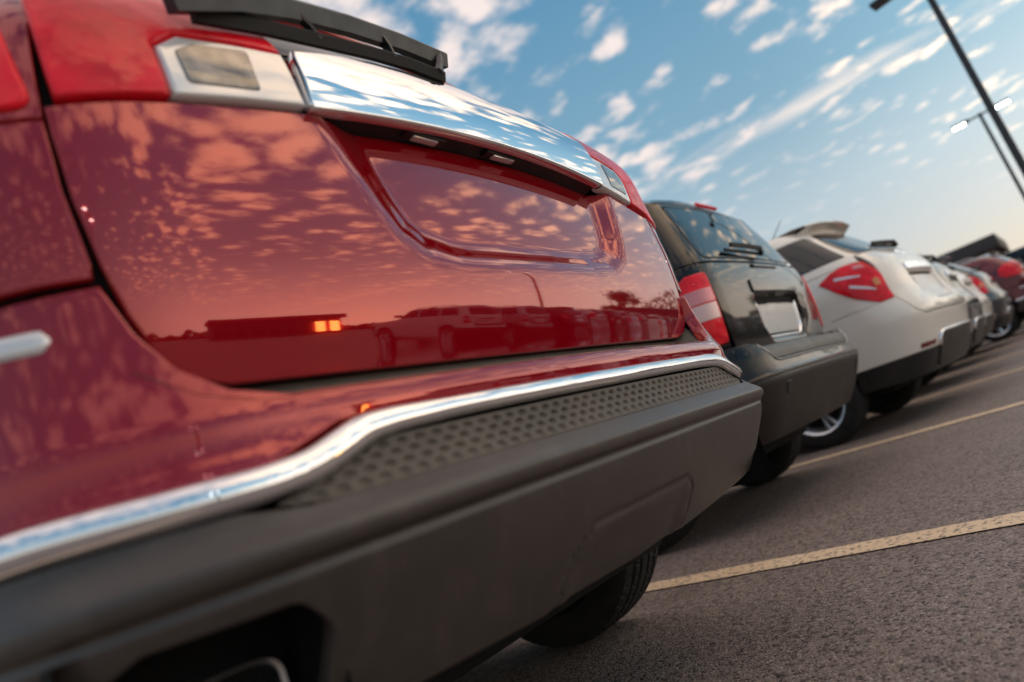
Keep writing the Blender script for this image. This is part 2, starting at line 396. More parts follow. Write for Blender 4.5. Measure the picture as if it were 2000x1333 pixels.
def panel(name, S, outline, mat, parent, holes=(), off=0.0, disp=None, res=0.03, bevel=0.0025, depth=0.014, edge_res=None):
    """one skin panel cut out of a car surface: rolled edge, true surface normals"""
    er = edge_res or res
    loops = []
    o = densify(outline, er)
    if area2(o) < 0: o = o[::-1]
    loops.append(o)
    for h_ in holes:
        q = densify(h_, er)
        if area2(q) > 0: q = q[::-1]
        loops.append(q)
    inner = [inset(q, bevel) for q in loops]
    pts2 = [p for q in inner for p in q]; edges = []; k = 0
    for q in inner:
        edges += [(k + i, k + (i + 1) % len(q)) for i in range(len(q))]; k += len(q)
    A = np.array(inner[0]); lo, hi = A.min(0), A.max(0)
    gx = np.arange(lo[0] + res * 0.5, hi[0], res); gy = np.arange(lo[1] + res * 0.5, hi[1], res)
    if len(gx) and len(gy):
        g = np.stack(np.meshgrid(gx, gy, indexing='ij'), -1).reshape(-1, 2)
        m = inside(g, inner[0])
        for q in inner[1:]: m &= ~inside(g, q)
        g = g[m]
        if len(g):
            dd = np.full(len(g), 1e9)
            for q in inner: dd = np.minimum(dd, edge_dist(g, q))
            g = g[dd > 0.45 * res]
        pts2 += [tuple(p) for p in g]
    V, E_, Fc, ov, oe, of = delaunay_2d_cdt([Vector(p) for p in pts2], edges, [], 1, 1e-7)
    sv = np.array([(v.x, v.y) for v in V])
    inv = {}
    for i, src in enumerate(ov):
        for j in src: inv[j] = i
    s_, v_ = sv[:, 0], sv[:, 1]
    P = S.pos(s_, v_, off, disp); N = S.dnrm(s_, v_, off, disp)
    faces = [tuple(f) for f in Fc]
    if len(inner) > 1:
        cen = np.array([sv[list(f)].mean(0) for f in faces]); keep = np.ones(len(faces), bool)
        for q in inner[1:]: keep &= ~inside(cen, q)
        faces = [f for f, k_ in zip(faces, keep) if k_]
    verts = list(P); norms = list(N); base = 0
    for q, qi in zip(loops, inner):
        O = np.array(q); I = np.array(qi); n = len(q)
        pO = S.pos(O[:, 0], O[:, 1], off, disp); nO = S.dnrm(O[:, 0], O[:, 1], off, disp); pI = S.pos(I[:, 0], I[:, 1], off, disp)
        out = pO - pI; out /= np.maximum(np.linalg.norm(out, axis=1, keepdims=True), 1e-9)
        r1 = pO - nO * bevel * 0.7; r2 = pO - nO * depth
        k1 = len(verts); verts += list(r1); nn = nO * 0.5 + out; norms += list(nn / np.linalg.norm(nn, axis=1, keepdims=True))
        k2 = len(verts); verts += list(r2); norms += list(out)
        for i in range(n):
            j = (i + 1) % n; a, b = inv.get(base + i), inv.get(base + j)
            if a is not None and b is not None and a != b: faces.append((b, a, k1 + i, k1 + j))
            faces.append((k1 + j, k1 + i, k2 + i, k2 + j))
        base += n
    return mesh_obj(name, verts, faces, mat, parent, norms)

def strip(name, S, path, half, height, mat, parent, off=0.0, across=9, res=0.02, taper=0.0, closed_ends=True):
    """half-round moulding that follows a path on a car surface"""
    p = np.array(densify(path, res, closed=False))
    for _ in range(2):
        q = p.copy(); q[1:-1] = (p[:-2] + 2 * p[1:-1] + p[2:]) / 4; p = q
    d = np.gradient(p, axis=0); d /= np.maximum(np.linalg.norm(d, axis=1, keepdims=True), 1e-9)
    nrm = np.stack([-d[:, 1], d[:, 0]], 1); n = len(p)
    l = np.concatenate([[0], np.cumsum(np.linalg.norm(np.diff(p, axis=0), axis=1))]); end = np.minimum(l, l[-1] - l)
    k = np.ones(n) if taper <= 0 else np.sqrt(np.clip(1 - (1 - np.clip(end / taper, 0, 1))**2, 0.02, 1))
    hw = (np.asarray(half, float) if np.ndim(half) == 0 else np.interp(l / l[-1], [h_[0] for h_ in half], [h_[1] for h_ in half])) * np.ones(n) * k
    qs = np.sin(np.linspace(-math.pi / 2, math.pi / 2, across)); V = []
    for q in qs:
        sv = p + nrm * (hw * q)[:, None]
        V.append(S.pos(sv[:, 0], sv[:, 1], off + height * k * math.sqrt(max(0, 1 - q * q)) - 0.002))
    V = np.array(V).transpose(1, 0, 2).reshape(-1, 3); f = []
    for i in range(n - 1):
        for j in range(across - 1):
            a = i * across + j; f.append((a, a + across, a + across + 1, a + 1))
    f.append(tuple(range(across))); f.append(tuple(reversed(range((n - 1) * across, n * across))))
    f = [tuple(reversed(q)) for q in f]
    return mesh_obj(name, V, f, mat, parent)

def copy_tree(o, parent=None, swap=None):
    """a thing with its parts and sub-parts, sharing meshes; swap changes paint on the copy"""
    c = o.copy(); COL.objects.link(c); c.parent = parent
    if swap and o.type == 'MESH':
        for sl in c.material_slots:
            if sl.material and sl.material.name in swap:
                m_ = swap[sl.material.name]; sl.link = 'OBJECT'; sl.material = m_
    for ch in list(o.children): copy_tree(ch, c, swap)
    return c
# ------------------------------------------------------------------ pieces every car has
def xz(S, pts): return [S.rear_sv(x, z) for x, z in pts]
def yv(S, pts, sgn): return [(S.side_s(y, v, sgn), v) for y, v in pts]
def mirror(poly): return [(-a, b) for a, b in reversed(poly)]
def arch_pts(yc, r, z0, n=14, up=True):
    """points of a wheel opening from front to rear or back, centre at the axle height z0"""
    a = [math.pi * i / n for i in range(n + 1)]
    return [(yc + r * math.cos(t), z0 + r * math.sin(t)) for t in a]

def roof_cap(name, S, v, mat, parent, crown=0.035, n=44, m=14, off=0.0):
    """roof skin across the top ring, crowned"""
    s = np.linspace(0.0, S.S, n); R_ = S.pos(s, np.full(n, v), off)
    V = []; F_ = []
    for p in R_:
        for j in range(m + 1):
            k = -1 + 2 * j / m; V.append((p[0] * k, p[1] + 0.0 * k, p[2] + crown * (1 - abs(k) ** 2.6) * min(1, abs(p[0]) / 0.3)))
    for i in range(n - 1):
        for j in range(m):
            a = i * (m + 1) + j; F_.append((a, a + 1, a + m + 2, a + m + 1))
    return mesh_obj(name, V, F_, mat, parent)

def lathe(bm, prof, n=48, axis='X'):
    """revolve (axial, radius) points about the x axis"""
    rows = []
    for k in range(n):
        a = 2 * math.pi * k / n; rows.append([bm.verts.new((x, r * math.cos(a), r * math.sin(a))) for x, r in prof])
    for k in range(n):
        A, B_ = rows[k], rows[(k + 1) % n]
        for i in range(len(prof) - 1): bm.faces.new((A[i], A[i + 1], B_[i + 1], B_[i]))
    return rows

TYRES = {}
def tyre_mesh(R, w, fine):
    """tyre with grooved tread; outer side towards +x"""
    key = (R, w, fine)
    if key in TYRES: return TYRES[key]
    h = w / 2; rr = R - 0.115
    prof = [(-h * 0.72, rr), (-h * 0.98, rr + 0.012), (-h * 1.05, rr + 0.055), (-h * 0.99, R - 0.028), (-h * 0.92, R - 0.014)]
    nx = 61 if fine else 23
    tread = [(-h * 0.9 + 1.8 * h * 0.99 * i / (nx - 1)) for i in range(nx)]
    gro = [-0.56, -0.2, 0.2, 0.56]
    n = 420 if fine else 120; K = 64
    X = np.array([p[0] for p in prof] + tread + [-p[0] for p in reversed(prof)])
    Rb = np.array([p[1] for p in prof] + [R - 0.012 * (abs(t) / h) ** 4 for t in tread] + [p[1] for p in reversed(prof)])
    tr = np.zeros(len(X), bool); tr[len(prof):len(prof) + nx] = True
    V = []
    for k in range(n):
        a = 2 * math.pi * k / n; q = X / h; d = np.zeros(len(X))
        for g in gro: d = np.maximum(d, np.where(np.abs(q - g) < 0.055, 0.0075, 0))
        ph = (a / (2 * math.pi) * K + 0.9 * np.abs(q) + 0.25 * np.sign(q)) % 1
        d = np.maximum(d, np.where((ph < 0.13) & (np.abs(q) > 0.24), 0.006, 0))
        r = Rb - np.where(tr, d, 0)
        V += list(zip(X, r * math.cos(a), r * math.sin(a)))
    m = len(X); F_ = [(k * m + i, ((k + 1) % n) * m + i, ((k + 1) % n) * m + i + 1, k * m + i + 1) for k in range(n) for i in range(m - 1)]
    me = bpy.data.meshes.new('tyre'); me.from_pydata([tuple(map(float, p)) for p in V], [], [tuple(reversed(f)) for f in F_])
    me.polygons.foreach_set('use_smooth', [True] * len(me.polygons)); me.set_sharp_from_angle(angle=math.radians(45)); me.materials.append(M['rubber'])
    TYRES[key] = me; return me

RIMS = {}
def rim_mesh(R, w, style):
    key = (R, w, style)
    if key in RIMS: return RIMS[key]
    rr = R - 0.113; h = w / 2; bm = bmesh.new()
    lathe(bm, [(-h * 0.9, rr), (-h * 0.75, rr - 0.02), (h * 0.2, rr - 0.045), (h * 0.72, rr - 0.018), (h * 0.86, rr - 0.004), (h * 0.90, rr + 0.004), (h * 0.84, rr + 0.010)], 56)
    lathe(bm, [(h * 0.1, 0.001), (h * 0.62, 0.001), (h * 0.62, 0.03), (h * 0.56, 0.055), (h * 0.1, 0.07)], 24)
    ns = 5
    for k in range(ns):
        for off in ((-0.17, 0.17) if style == 'twin' else (0.0,)):
            a = 2 * math.pi * (k + 0.25) / ns + off * 0.5; wd = 0.014 if style == 'twin' else 0.034
            ps = []
            for t, hw in ((0.04, wd * 0.9), (0.55, wd), (1.0, wd * 1.35)):
                r = 0.045 + (rr - 0.02 - 0.045) * t; aa = a + off * 0.35 * t
                c, s_ = math.cos(aa), math.sin(aa); x1 = h * (0.58 + 0.16 * t); x0 = x1 - 0.05
                ring = [(x0, r, -hw), (x1 - 0.008, r, -hw), (x1, r, -hw * 0.6), (x1, r, hw * 0.6), (x1 - 0.008, r, hw), (x0, r, hw)]
                ps.append([bm.verts.new((x, r_ * c - q * s_, r_ * s_ + q * c)) for x, r_, q in ring])
            for A, B_ in zip(ps, ps[1:]):
                for i in range(6): bm.faces.new((A[i], A[(i + 1) % 6], B_[(i + 1) % 6], B_[i]))
    bmesh.ops.recalc_face_normals(bm, faces=bm.faces)
    me = bpy.data.meshes.new('wheel'); bm.to_mesh(me); bm.free()
    me.polygons.foreach_set('use_smooth', [True] * len(me.polygons)); me.set_sharp_from_angle(angle=math.radians(35)); me.materials.append(M['alloy'])
    RIMS[key] = me; return me
def disc_mesh(R):
    key = ('disc', R)
    if key not in RIMS:
        bm = bmesh.new(); lathe(bm, [(0.0, 0.01), (0.012, 0.012), (0.012, R), (0.0, R)], 32)
        me = bpy.data.meshes.new('brake_disc'); bmesh.ops.recalc_face_normals(bm, faces=bm.faces); bm.to_mesh(me); bm.free(); me.materials.append(M['dark']); RIMS[key] = me
    return RIMS[key]

def wheels(root, xs, ys, R, w, style='five', fine=False):
    for y in ys:
        for sg in (-1, 1):
            o = bpy.data.objects.new('wheel', rim_mesh(R, w, style)); COL.objects.link(o); o.parent = root
            o.location = (sg * xs, y, R); o.rotation_euler = (rng.uniform(0, 1.2), 0, 0 if sg > 0 else math.pi)
            t = bpy.data.objects.new('tyre', tyre_mesh(R, w, fine and y == ys[0])); COL.objects.link(t); t.parent = o
            d = bpy.data.objects.new('brake_disc', disc_mesh(R - 0.15)); COL.objects.link(d); d.parent = o; d.location = (-0.01, 0, 0)

def underbody(root, W, L, ys, R, mat='dark'):
    bm = bmesh.new(); z0 = 0.20; wi = W - 0.26
    box(bm, (-wi, 0.45, z0 + 0.04), (wi, L - 0.35, 0.42), 0.03)
    for y in ys: box(bm, (-wi + 0.05, y - 0.05, R - 0.05), (wi - 0.05, y + 0.05, R + 0.05), 0.02)
    bm_obj('underbody', bm, mat, root, 40)
    for y in ys:
        for sg in (-1, 1):
            bm = bmesh.new(); r = R + 0.095; n = 16; A = []
            for i in range(n + 1):
                a = math.pi * i / n - 0.0; A.append((y + r * math.cos(a), R + r * math.sin(a)))
            lo, hi = sg * (W - 0.05), sg * (wi - 0.06)
            va = [bm.verts.new((lo, p, q)) for p, q in A]; vb = [bm.verts.new((hi, p, q)) for p, q in A]
            for i in range(n): bm.faces.new((va[i], va[i + 1], vb[i + 1], vb[i]))
            bm.faces.new(vb)
            bm_obj('wheel_arch_liner', bm, mat, root, 60)

def core(S, root, vlo, vtop, ys, R, ra, off=-0.017, dent=None):
    """dark inner body that closes every shut line"""
    def bottom(sg):
        o = []
        for y in ys:
            for p in reversed(arch_pts(y, ra, R)): o.append((S.side_s(p[0], max(p[1], vlo), sg), max(p[1], vlo)))
        return o
    b = bottom(1); left = [(-a, v) for a, v in reversed(b)]
    o = [(-S.S, vlo)] + left + b + [(S.S, vlo), (S.S, vtop), (-S.S, vtop)]
    # drop doubled points
    q = [o[0]]
    for p in o[1:]:
        if math.hypot(p[0] - q[-1][0], p[1] - q[-1][1]) > 1e-3: q.append(p)
    return panel('inner_body', S, q, 'dark', root, off=off, disp=dent, res=0.05 if dent else 0.09, bevel=0.001, depth=0.01, edge_res=0.06)

def sides(S, root, mat, c):
    """doors, wings, sills, side glass, bonnet and front of a car; c holds its measures"""
    ys, R, ra, vb, sill = c['ys'], c['R'], c['ra'], c['vb'], c['sill']; L = S.L
    d0, d1, d2 = c['doors']; sq, zb = c['sq'], c['zb']
    for sg in (1, -1):
        def P(pts): return yv(S, pts, sg)
        ar = list(reversed(arch_pts(ys[0], ra, R)))          # rear to front over the wheel
        ye = ys[0] - ra + 0.03; ze = R + math.sqrt(ra * ra - (ra - 0.03) ** 2)
        e = sq[0] if sg > 0 else sq[1]
        qe = c.get('qedge', ([], []))[0 if sg > 0 else 1]
        qp = [(sg * e, vb)] + [(sg * a, b) for a, b in qe] + [(sg * (qe[-1][0] if qe else e), zb)]
        q2 = P([(ye, zb), (ye, ze)] + [p for p in ar if p[0] > ye + 0.01] + [(ys[0] + ra, sill), (d0 + 0.02, sill), (d0, 0.62), (d0 - 0.03, vb)])
        panel('quarter_panel', S, qp + q2, mat, root, res=c['res'])
        panel('rear_door', S, P([(d0 + 0.024, sill), (d1, sill), (d1, vb), (d0 - 0.026, vb), (d0 + 0.004, 0.62)]), mat, root, res=c['res'])
        panel('front_door', S, P([(d1 + 0.005, sill), (d2, sill), (d2 + 0.06, 0.6), (d2 + 0.02, vb), (d1 + 0.005, vb)]), mat, root, res=c['res'])
        af = list(reversed(arch_pts(ys[1], ra, R)))
        panel('front_wing', S, P([(d2 + 0.005, sill), (ys[1] - ra, sill)] + af + [(ys[1] + ra, 0.42), (L - 0.42, 0.42), (L - 0.46, 0.80)]) + [(sg * (S.S - 0.72), vb - 0.17), (sg * (S.S - 0.72), vb - 0.02)] + P([(d2 + 0.025, vb), (d2 + 0.065, 0.6)]), mat, root, res=c['res'])
        s0 = P([(ys[0] + ra, sill - 0.01), (ys[1] - ra, sill - 0.01), (ys[1] - ra, sill - 0.09), (ys[0] + ra, sill - 0.09)])
        panel('sill', S, s0, 'plastic', root, res=0.08)
        for nm, *wq in c['windows']:
            if len(wq) == 1:
                panel(nm, S, rounded([(sg * a, b) for a, b in wq[0](S)], 0.03), 'glass', root, res=0.05, off=-0.004); continue
            y0b, y1b, y0t, y1t = wq
            v0, v1 = vb + 0.022, c['vt']
            panel(nm, S, rounded(P([(y0b, v0), (y1b, v0), (y1t, v1), (y0t, v1)]), 0.03), 'glass', root, res=0.06, off=-0.006)
        for y in (d0 + 0.16, d1 + 0.16):
            sv = (S.side_s(y, vb - 0.10, sg), vb - 0.10)
            strip('door_handle', S, [(sv[0] - 0.09, sv[1]), (sv[0] + 0.09, sv[1])], 0.016, 0.03, mat, root, res=0.02)
        if 'mirror' in c:
            y = c['mirror']; bm = bmesh.new(); e = S.base(np.array([S.side_s(y, vb + 0.06, sg)]), np.array([vb + 0.06]))[0]
            box(bm, (e[0] - 0.02 if sg > 0 else e[0] - 0.24, e[1] - 0.05, e[2] - 0.03), (e[0] + 0.24 if sg > 0 else e[0] + 0.02, e[1] + 0.07, e[2] + 0.13), 0.035)
            bm_obj('door_mirror', bm, mat, root, 60)
    # upper body: pillars and frames with openings for the glass
    v0, v1 = vb + 0.004, c['vtop']; ws = 0.66
    holes = []
    for sg in (1, -1):
        for nm, *wq in c['windows']:
            if len(wq) == 1:
                q_ = [(sg * a, b) for a, b in wq[0](S)]; q_ = q_ if area2(q_) > 0 else q_[::-1]
                holes.append(inset(rounded(q_, 0.03), -0.006)); continue
            y0b, y1b, y0t, y1t = wq
            holes.append(rounded(yv(S, [(y0b - 0.006, vb + 0.016), (y1b + 0.006, vb + 0.016), (y1t + 0.006, c['vt'] + 0.006), (y0t - 0.006, c['vt'] + 0.006)], sg), 0.03))
    holes.append(c['rear_hole'])
    wv0, wv1 = vb + 0.02, c['vt'] + 0.02
    up = c.get('upper_low', None) or [(-c['sq'][1], v0), (c['sq'][0], v0)]
    out = [(-S.S, v0 + 0.02)] + up + [(S.S, v0 + 0.02), (S.S, wv0), (S.S - ws, wv0), (S.S - ws + 0.08, wv1), (S.S, wv1), (S.S, v1), (-S.S, v1), (-S.S, wv1), (-S.S + ws - 0.08, wv1), (-S.S + ws, wv0), (-S.S, wv0)]
    panel('upper_body', S, out, c.get('upper_mat', mat), root, holes=holes, res=c['res'], bevel=0.002)
    panel('windscreen', S, rounded([(S.S - ws + 0.006, wv0 + 0.006), (S.S + ws - 0.006, wv0 + 0.006), (S.S + ws - 0.086, wv1 - 0.006), (S.S - ws + 0.086, wv1 - 0.006)], 0.03), 'glass', root, off=-0.006, res=0.08)
    roof_cap('roof', S, c['vtop'], c.get('upper_mat', mat), root)
    # bonnet, lamps, grille, front bumper
    panel('bonnet', S, [(S.S - 0.715, vb - 0.165), (S.S + 0.715, vb - 0.165), (S.S + 0.715, vb + 0.008), (S.S - 0.715, vb + 0.008)], mat, root, res=c['res'])
    panel('grille', S, rounded([(S.S - 0.42, 0.62), (S.S + 0.42, 0.62), (S.S + 0.45, vb - 0.185), (S.S - 0.45, vb - 0.185)], 0.03), 'trim', root, res=0.06, off=-0.008)
    for sg in (-1, 1):
        panel('headlamp', S, rounded([(S.S + sg * 0.46, 0.66), (S.S + sg * 0.80, 0.68), (S.S + sg * 0.86, vb - 0.19), (S.S + sg * 0.46, vb - 0.185)], 0.03), 'lens_clear', root, res=0.05)
    panel('front_bumper', S, [(S.S - 0.98, 0.30), (S.S + 0.98, 0.30), (S.S + 0.98, 0.60), (S.S + 0.5, 0.61), (S.S - 0.5, 0.61), (S.S - 0.98, 0.60)], mat, root, res=0.06, off=0.01)
# ------------------------------------------------------------------ the red SUV in front
RED_BODY = dict(L=4.65, W=0.92, rear=(0.60, 0.46, 0.135), rear_top=(0.42, 0.62, 0.30), front=(0.45, 0.6, 0.2),
    yr=[(0.30,0.20),(0.55,0.145),(0.735,0.1385),(0.79,0.1285),(0.85,0.1195),(0.91,0.1145),(0.97,0.1130),(1.03,0.1150),(1.10,0.1195),(1.17,0.126),(1.24,0.138),(1.31,0.165),(1.40,0.232),(1.50,0.325),(1.58,0.415),(1.64,0.51)],
    wd=[(0.25,0.93),(0.5,0.985),(0.8,1.0),(1.05,0.995),(1.2,0.98),(1.3,0.95),(1.42,0.88),(1.55,0.81),(1.62,0.74),(1.65,0.68)],
    yf=[(0.25,0.06),(0.6,0.0),(0.8,0.04),(0.95,0.35),(1.05,1.15),(1.15,1.45),(1.35,1.75),(1.58,2.15),(1.65,2.3)],
    zf=[(0.25,0.25),(0.6,0.6),(0.8,0.82),(0.95,0.99),(1.05,1.08),(1.15,1.16),(1.35,1.36),(1.58,1.59),(1.65,1.65)], mix=(1.2,1.55))
RED_BUMPER = dict(RED_BODY)
RED_BUMPER.update(rear=(0.50,0.58,0.16), rear_top=(0.50,0.58,0.16), W=0.92,
    yr=[(0.25,0.25),(0.30,0.175),(0.35,0.118),(0.40,0.077),(0.45,0.046),(0.49,0.026),(0.512,0.0175),(0.520,0.015),(0.527,0.012),(0.532,0.0035),(0.545,0.0),(0.546,0.0),(0.5485,0.0006),(0.551,0.0025),(0.580,0.035),(0.586,0.040),(0.637,0.049),(0.662,0.0565),(0.674,0.0545),(0.686,0.0560),(0.70,0.0625),(0.75,0.080),(0.80,0.090),(0.87,0.097),(0.95,0.11)],
    wd=[(0.25,0.90),(0.35,0.94),(0.45,0.978),(0.53,1.0),(0.8,1.0),(1.0,0.995)],)
def build_red():
    root = empty('red_suv', (0.996, 0.558, 0.0), math.atan(0.04))
    tag(root, 'glossy metallic red SUV with chrome tailgate bar and grey bumper, nearest the camera', 'car')
    RB = Surf(**RED_BODY); RU = Surf(spl=pchip, **RED_BUMPER)
    ys, R, ra = (0.93, 3.72), 0.355, 0.415
    rear_low = lambda x: 1.150 - 0.13 * x * x                       # lower edge of lamps and bar
    # ---- tailgate skin with the number plate recess
    xs = np.linspace(0.655, -0.745, 30)
    edge = [(-0.745, 1.04), (-0.741, 0.96), (-0.728, 0.88), (-0.713, 0.825), (-0.692, 0.778), (-0.665, 0.750), (-0.62, 0.738), (-0.37, 0.734), (0.0, 0.732), (0.40, 0.734),
            (0.58, 0.737), (0.635, 0.749), (0.664, 0.772), (0.674, 0.82), (0.670, 0.90), (0.664, 0.98), (0.658, 1.06)]
    gate = [(float(x), rear_low(float(x))) for x in xs] + edge
    gate = xz(RB, gate)
    rec = xz(RB, [(-0.40, 1.30), (-0.392, 1.14), (-0.372, 1.06), (-0.343, 0.985), (-0.318, 0.935), (-0.268, 0.905), (-0.20, 0.899), (0.0, 0.900), (0.22, 0.903), (0.31, 0.912), (0.365, 0.938), (0.392, 0.985), (0.425, 1.08), (0.455, 1.16), (0.46, 1.30)])
    rec = rounded(rec, 0.05, 6)
    def recess(s, v):
        sh = np.shape(s); p = np.stack([np.ravel(s), np.ravel(v)], 1)
        d = edge_dist(p, rec); i = inside(p, rec)
        d = np.where(i, d, -d)
        wd = 0.075 + 0.035 * smooth((-0.15 - p[:, 0]) / 0.2)          # softer towards the left wall
        return (-0.032 * smooth((d + 0.026) / wd)).reshape(sh)
    tg = panel('tailgate', RB, gate, 'red', root, disp=recess, res=0.008, bevel=0.003, depth=0.016)
    # ---- chrome bar over the recess
    top = lambda x: 1.288 - (0.20 if x > 0 else 0.36) * x * x
    xb = np.linspace(-0.418, 0.408, 24)
    bar = xz(RB, [(float(x), rear_low(float(x)) - 0.004) for x in xb] + [(float(x), top(float(x))) for x in xb[::-1]])
    bulge = lambda s, v: 0.010 * np.clip(1 - ((v - 1.205) / 0.10) ** 2, 0, 1)
    cb = panel('chrome_bar', RB, bar, 'chrome', root, off=0.014, disp=bulge, res=0.012, bevel=0.004, depth=0.022)
    # underside of the bar: handle pocket
    sx = np.array([RB.rear_sv(float(x), 1.14)[0] for x in np.linspace(-0.405, 0.40, 40)]); zl = np.array([rear_low(float(x)) for x in np.linspace(-0.405, 0.40, 40)])
    a = RB.pos(sx, zl, 0.012); b = RB.pos(sx, zl + 0.004, -0.018); c = RB.pos(sx, zl - 0.004, -0.050)
    V = np.concatenate([a, b, c]); n = len(sx)
    mesh_obj('handle_pocket', V, [(k * n + i, k * n + i + 1, (k + 1) * n + i + 1, (k + 1) * n + i) for k in (0, 1) for i in range(n - 1)], 'trim', cb)
    for x0, w_ in ((0.05, 0.055), (-0.17, 0.05)):
        p = RB.pos(np.array([x0]), np.array([rear_low(x0)]), -0.016)[0]
        box_obj('plate_lamp', (p[0] - w_, p[1] - 0.012, p[2] - 0.004), (p[0] + w_, p[1] + 0.010, p[2] + 0.006), 'trim', cb, 0.004)
        box_obj('plate_lamp_lens', (p[0] - w_ * 0.6, p[1] - 0.008, p[2] - 0.007), (p[0] + w_ * 0.6, p[1] + 0.006, p[2] - 0.003), 'lens_clear', cb, 0.002)
    # ---- tail lamps, inner half on the tailgate and outer half on the quarter
    def lamp(sg):
        m = (lambda x: x) if sg < 0 else (lambda x: 0.412 + (-x - 0.425) * 0.80)
        red = [(-0.735, rear_low(0.735) + 0.003), (-0.66, rear_low(0.66) + 0.003), (-0.617, rear_low(0.617) + 0.003), (-0.622, 1.178), (-0.590, 1.206), (-0.50, 1.219), (-0.432, 1.226), (-0.466, 1.30), (-0.50, 1.37), (-0.60, 1.39), (-0.70, 1.36), (-0.735, 1.24)]
        clear = [(-0.613, rear_low(0.613) + 0.003), (-0.52, rear_low(0.52) + 0.003), (-0.424, rear_low(0.424) + 0.003), (-0.432, 1.222), (-0.50, 1.215), (-0.588, 1.202), (-0.618, 1.176)]
        inn = [(-0.592, 1.124), (-0.492, 1.136), (-0.492, 1.205), (-0.570, 1.192), (-0.598, 1.172)]
        bl = lambda s, v: 0.012 * np.clip(1 - ((v - 1.21) / 0.16) ** 2, 0, 1)
        r_ = panel('tail_lamp', RB, xz(RB, [(m(x), z) for x, z in red]), 'lens_red', root, off=0.004, disp=bl, res=0.02, bevel=0.005, depth=0.03)
        c_ = panel('reversing_lamp', RB, xz(RB, [(m(x), z) for x, z in clear]), 'lens_clear', r_, off=0.004, disp=bl, res=0.016, bevel=0.006, depth=0.03)
        panel('lamp_reflector', RB, rounded(xz(RB, [(m(x), z) for x, z in inn]), 0.008), 'lens_smoke', r_, off=0.0062, disp=bl, res=0.012, bevel=0.003, depth=0.004)
        e = -0.752 if sg < 0 else 0.667
        out = xz(RB, [(e, 1.085), (e, 1.36)]); s0 = out[0][0]
        panel('outer_tail_lamp', RB, rounded([(s0, 1.078), (s0 + sg * 0.10, 1.070), (s0 + sg * 0.30, 1.085), (s0 + sg * 0.40, 1.16), (s0 + sg * 0.34, 1.26), (s0 + sg * 0.12, 1.36), (out[1][0], 1.36)], 0.02), 'lens_red', root, off=0.006, res=0.03, bevel=0.005, depth=0.03)
    lamp(-1); lamp(1)
    # ---- rear window with wiper
    win = xz(RB, [(-0.425, 1.235), (-0.2, 1.285), (0.0, 1.300), (0.2, 1.295), (0.415, 1.262), (0.47, 1.37), (0.50, 1.46), (0.45, 1.545), (-0.45, 1.545), (-0.51, 1.46), (-0.475, 1.37)])
    gl = panel('rear_window', RB, rounded(win, 0.02), 'glass', root, off=-0.002, res=0.03, bevel=0.003, depth=0.012)
    def wp(pts): return [RB.pos(np.array([RB.rear_sv(x, z)[0]]), np.array([z]), o)[0] for x, z, o in pts]
    arm = wp([(-0.60, 1.218, 0.050), (-0.50, 1.258, 0.049), (-0.40, 1.290, 0.048), (-0.27, 1.318, 0.047), (-0.13, 1.342, 0.046), (-0.005, 1.345, 0.044)])
    wa = bar_along('wiper_arm', arm, 0.010, 0.016, 'trim', root)
    bl = wp([(-0.56, 1.232, 0.030), (-0.46, 1.252, 0.028), (-0.36, 1.266, 0.027), (-0.24, 1.285, 0.026), (-0.14, 1.298, 0.025), (-0.05, 1.296, 0.024)])
    bar_along('wiper_blade', bl, 0.006, 0.011, 'rubber', wa)
    for k in (0.42, 0.72, 0.97):
        i = k * 5; a0 = np.array(arm); b0 = np.array(bl); j = int(min(i, 4)); t = i - j
        pa = a0[j] * (1 - t) + a0[j + 1] * t; pb = b0[j] * (1 - t) + b0[j + 1] * t
        bar_along('wiper_clip', [pa, (pa + pb) / 2 + np.array([0.004, 0, 0]), pb], 0.008, 0.003 if k < 0.9 else 0.014, 'trim', wa)
    # ---- bumper: red upper skin with corner wings
    sa = RU.side_s(ys[0] - ra + 0.026, 0.7)
    half = [(0.0, 0.699), (0.30, 0.699), (0.575, 0.701), (0.628, 0.716), (0.664, 0.748), (0.679, 0.79), (0.674, 0.846)]
    halfL = [(0.0, 0.699), (0.30, 0.699), (0.60, 0.701), (0.655, 0.718), (0.692, 0.752), (0.716, 0.80), (0.733, 0.860)]
    rt = xz(RU, half) + [(0.76, 0.856), (0.88, 0.860), (sa + 0.02, 0.862), (sa - 0.035, 0.72), (sa - 0.05, 0.622)]
    lowc = [(0.86, 0.622), (0.80, 0.620), (0.70, 0.620), (0.645, 0.626), (0.605, 0.642), (0.56, 0.657), (0.52, 0.660), (0.0, 0.659)]
    lt = [(-a, b) for a, b in reversed([(abs(s), v) for s, v in xz(RU, halfL)] + [(0.80, 0.862), (0.90, 0.862), (sa + 0.02, 0.862), (sa - 0.035, 0.72), (sa - 0.05, 0.622)])]
    poly = rt + xz(RU, lowc)[:-1] + [(-a, b) for a, b in reversed(xz(RU, lowc))] + lt[:-1]
    bump = panel('rear_bumper', RU, poly, 'red', root, res=0.014, bevel=0.004, depth=0.03)
    # shelf between bumper and tailgate
    sx = np.concatenate([np.linspace(-0.70, 0.66, 60)]); zt = np.interp(sx, [-0.70, -0.66, -0.60, 0.575, 0.628, 0.66], [0.76, 0.722, 0.699, 0.699, 0.714, 0.745])
    A_ = RU.pos(sx, zt - 0.004, 0.001); B_ = RB.pos(sx, np.maximum(zt + 0.012, 0.714), 0.0); B_[:, 1] -= 0.004; C_ = RB.pos(sx, np.maximum(zt + 0.03, 0.738), -0.022); n = len(sx)
    mesh_obj('bumper_shelf', np.concatenate([A_, B_, C_]), [(k * n + i + 1, k * n + i, (k + 1) * n + i, (k + 1) * n + i + 1) for k in (0, 1) for i in range(n - 1)], 'pad', bump)
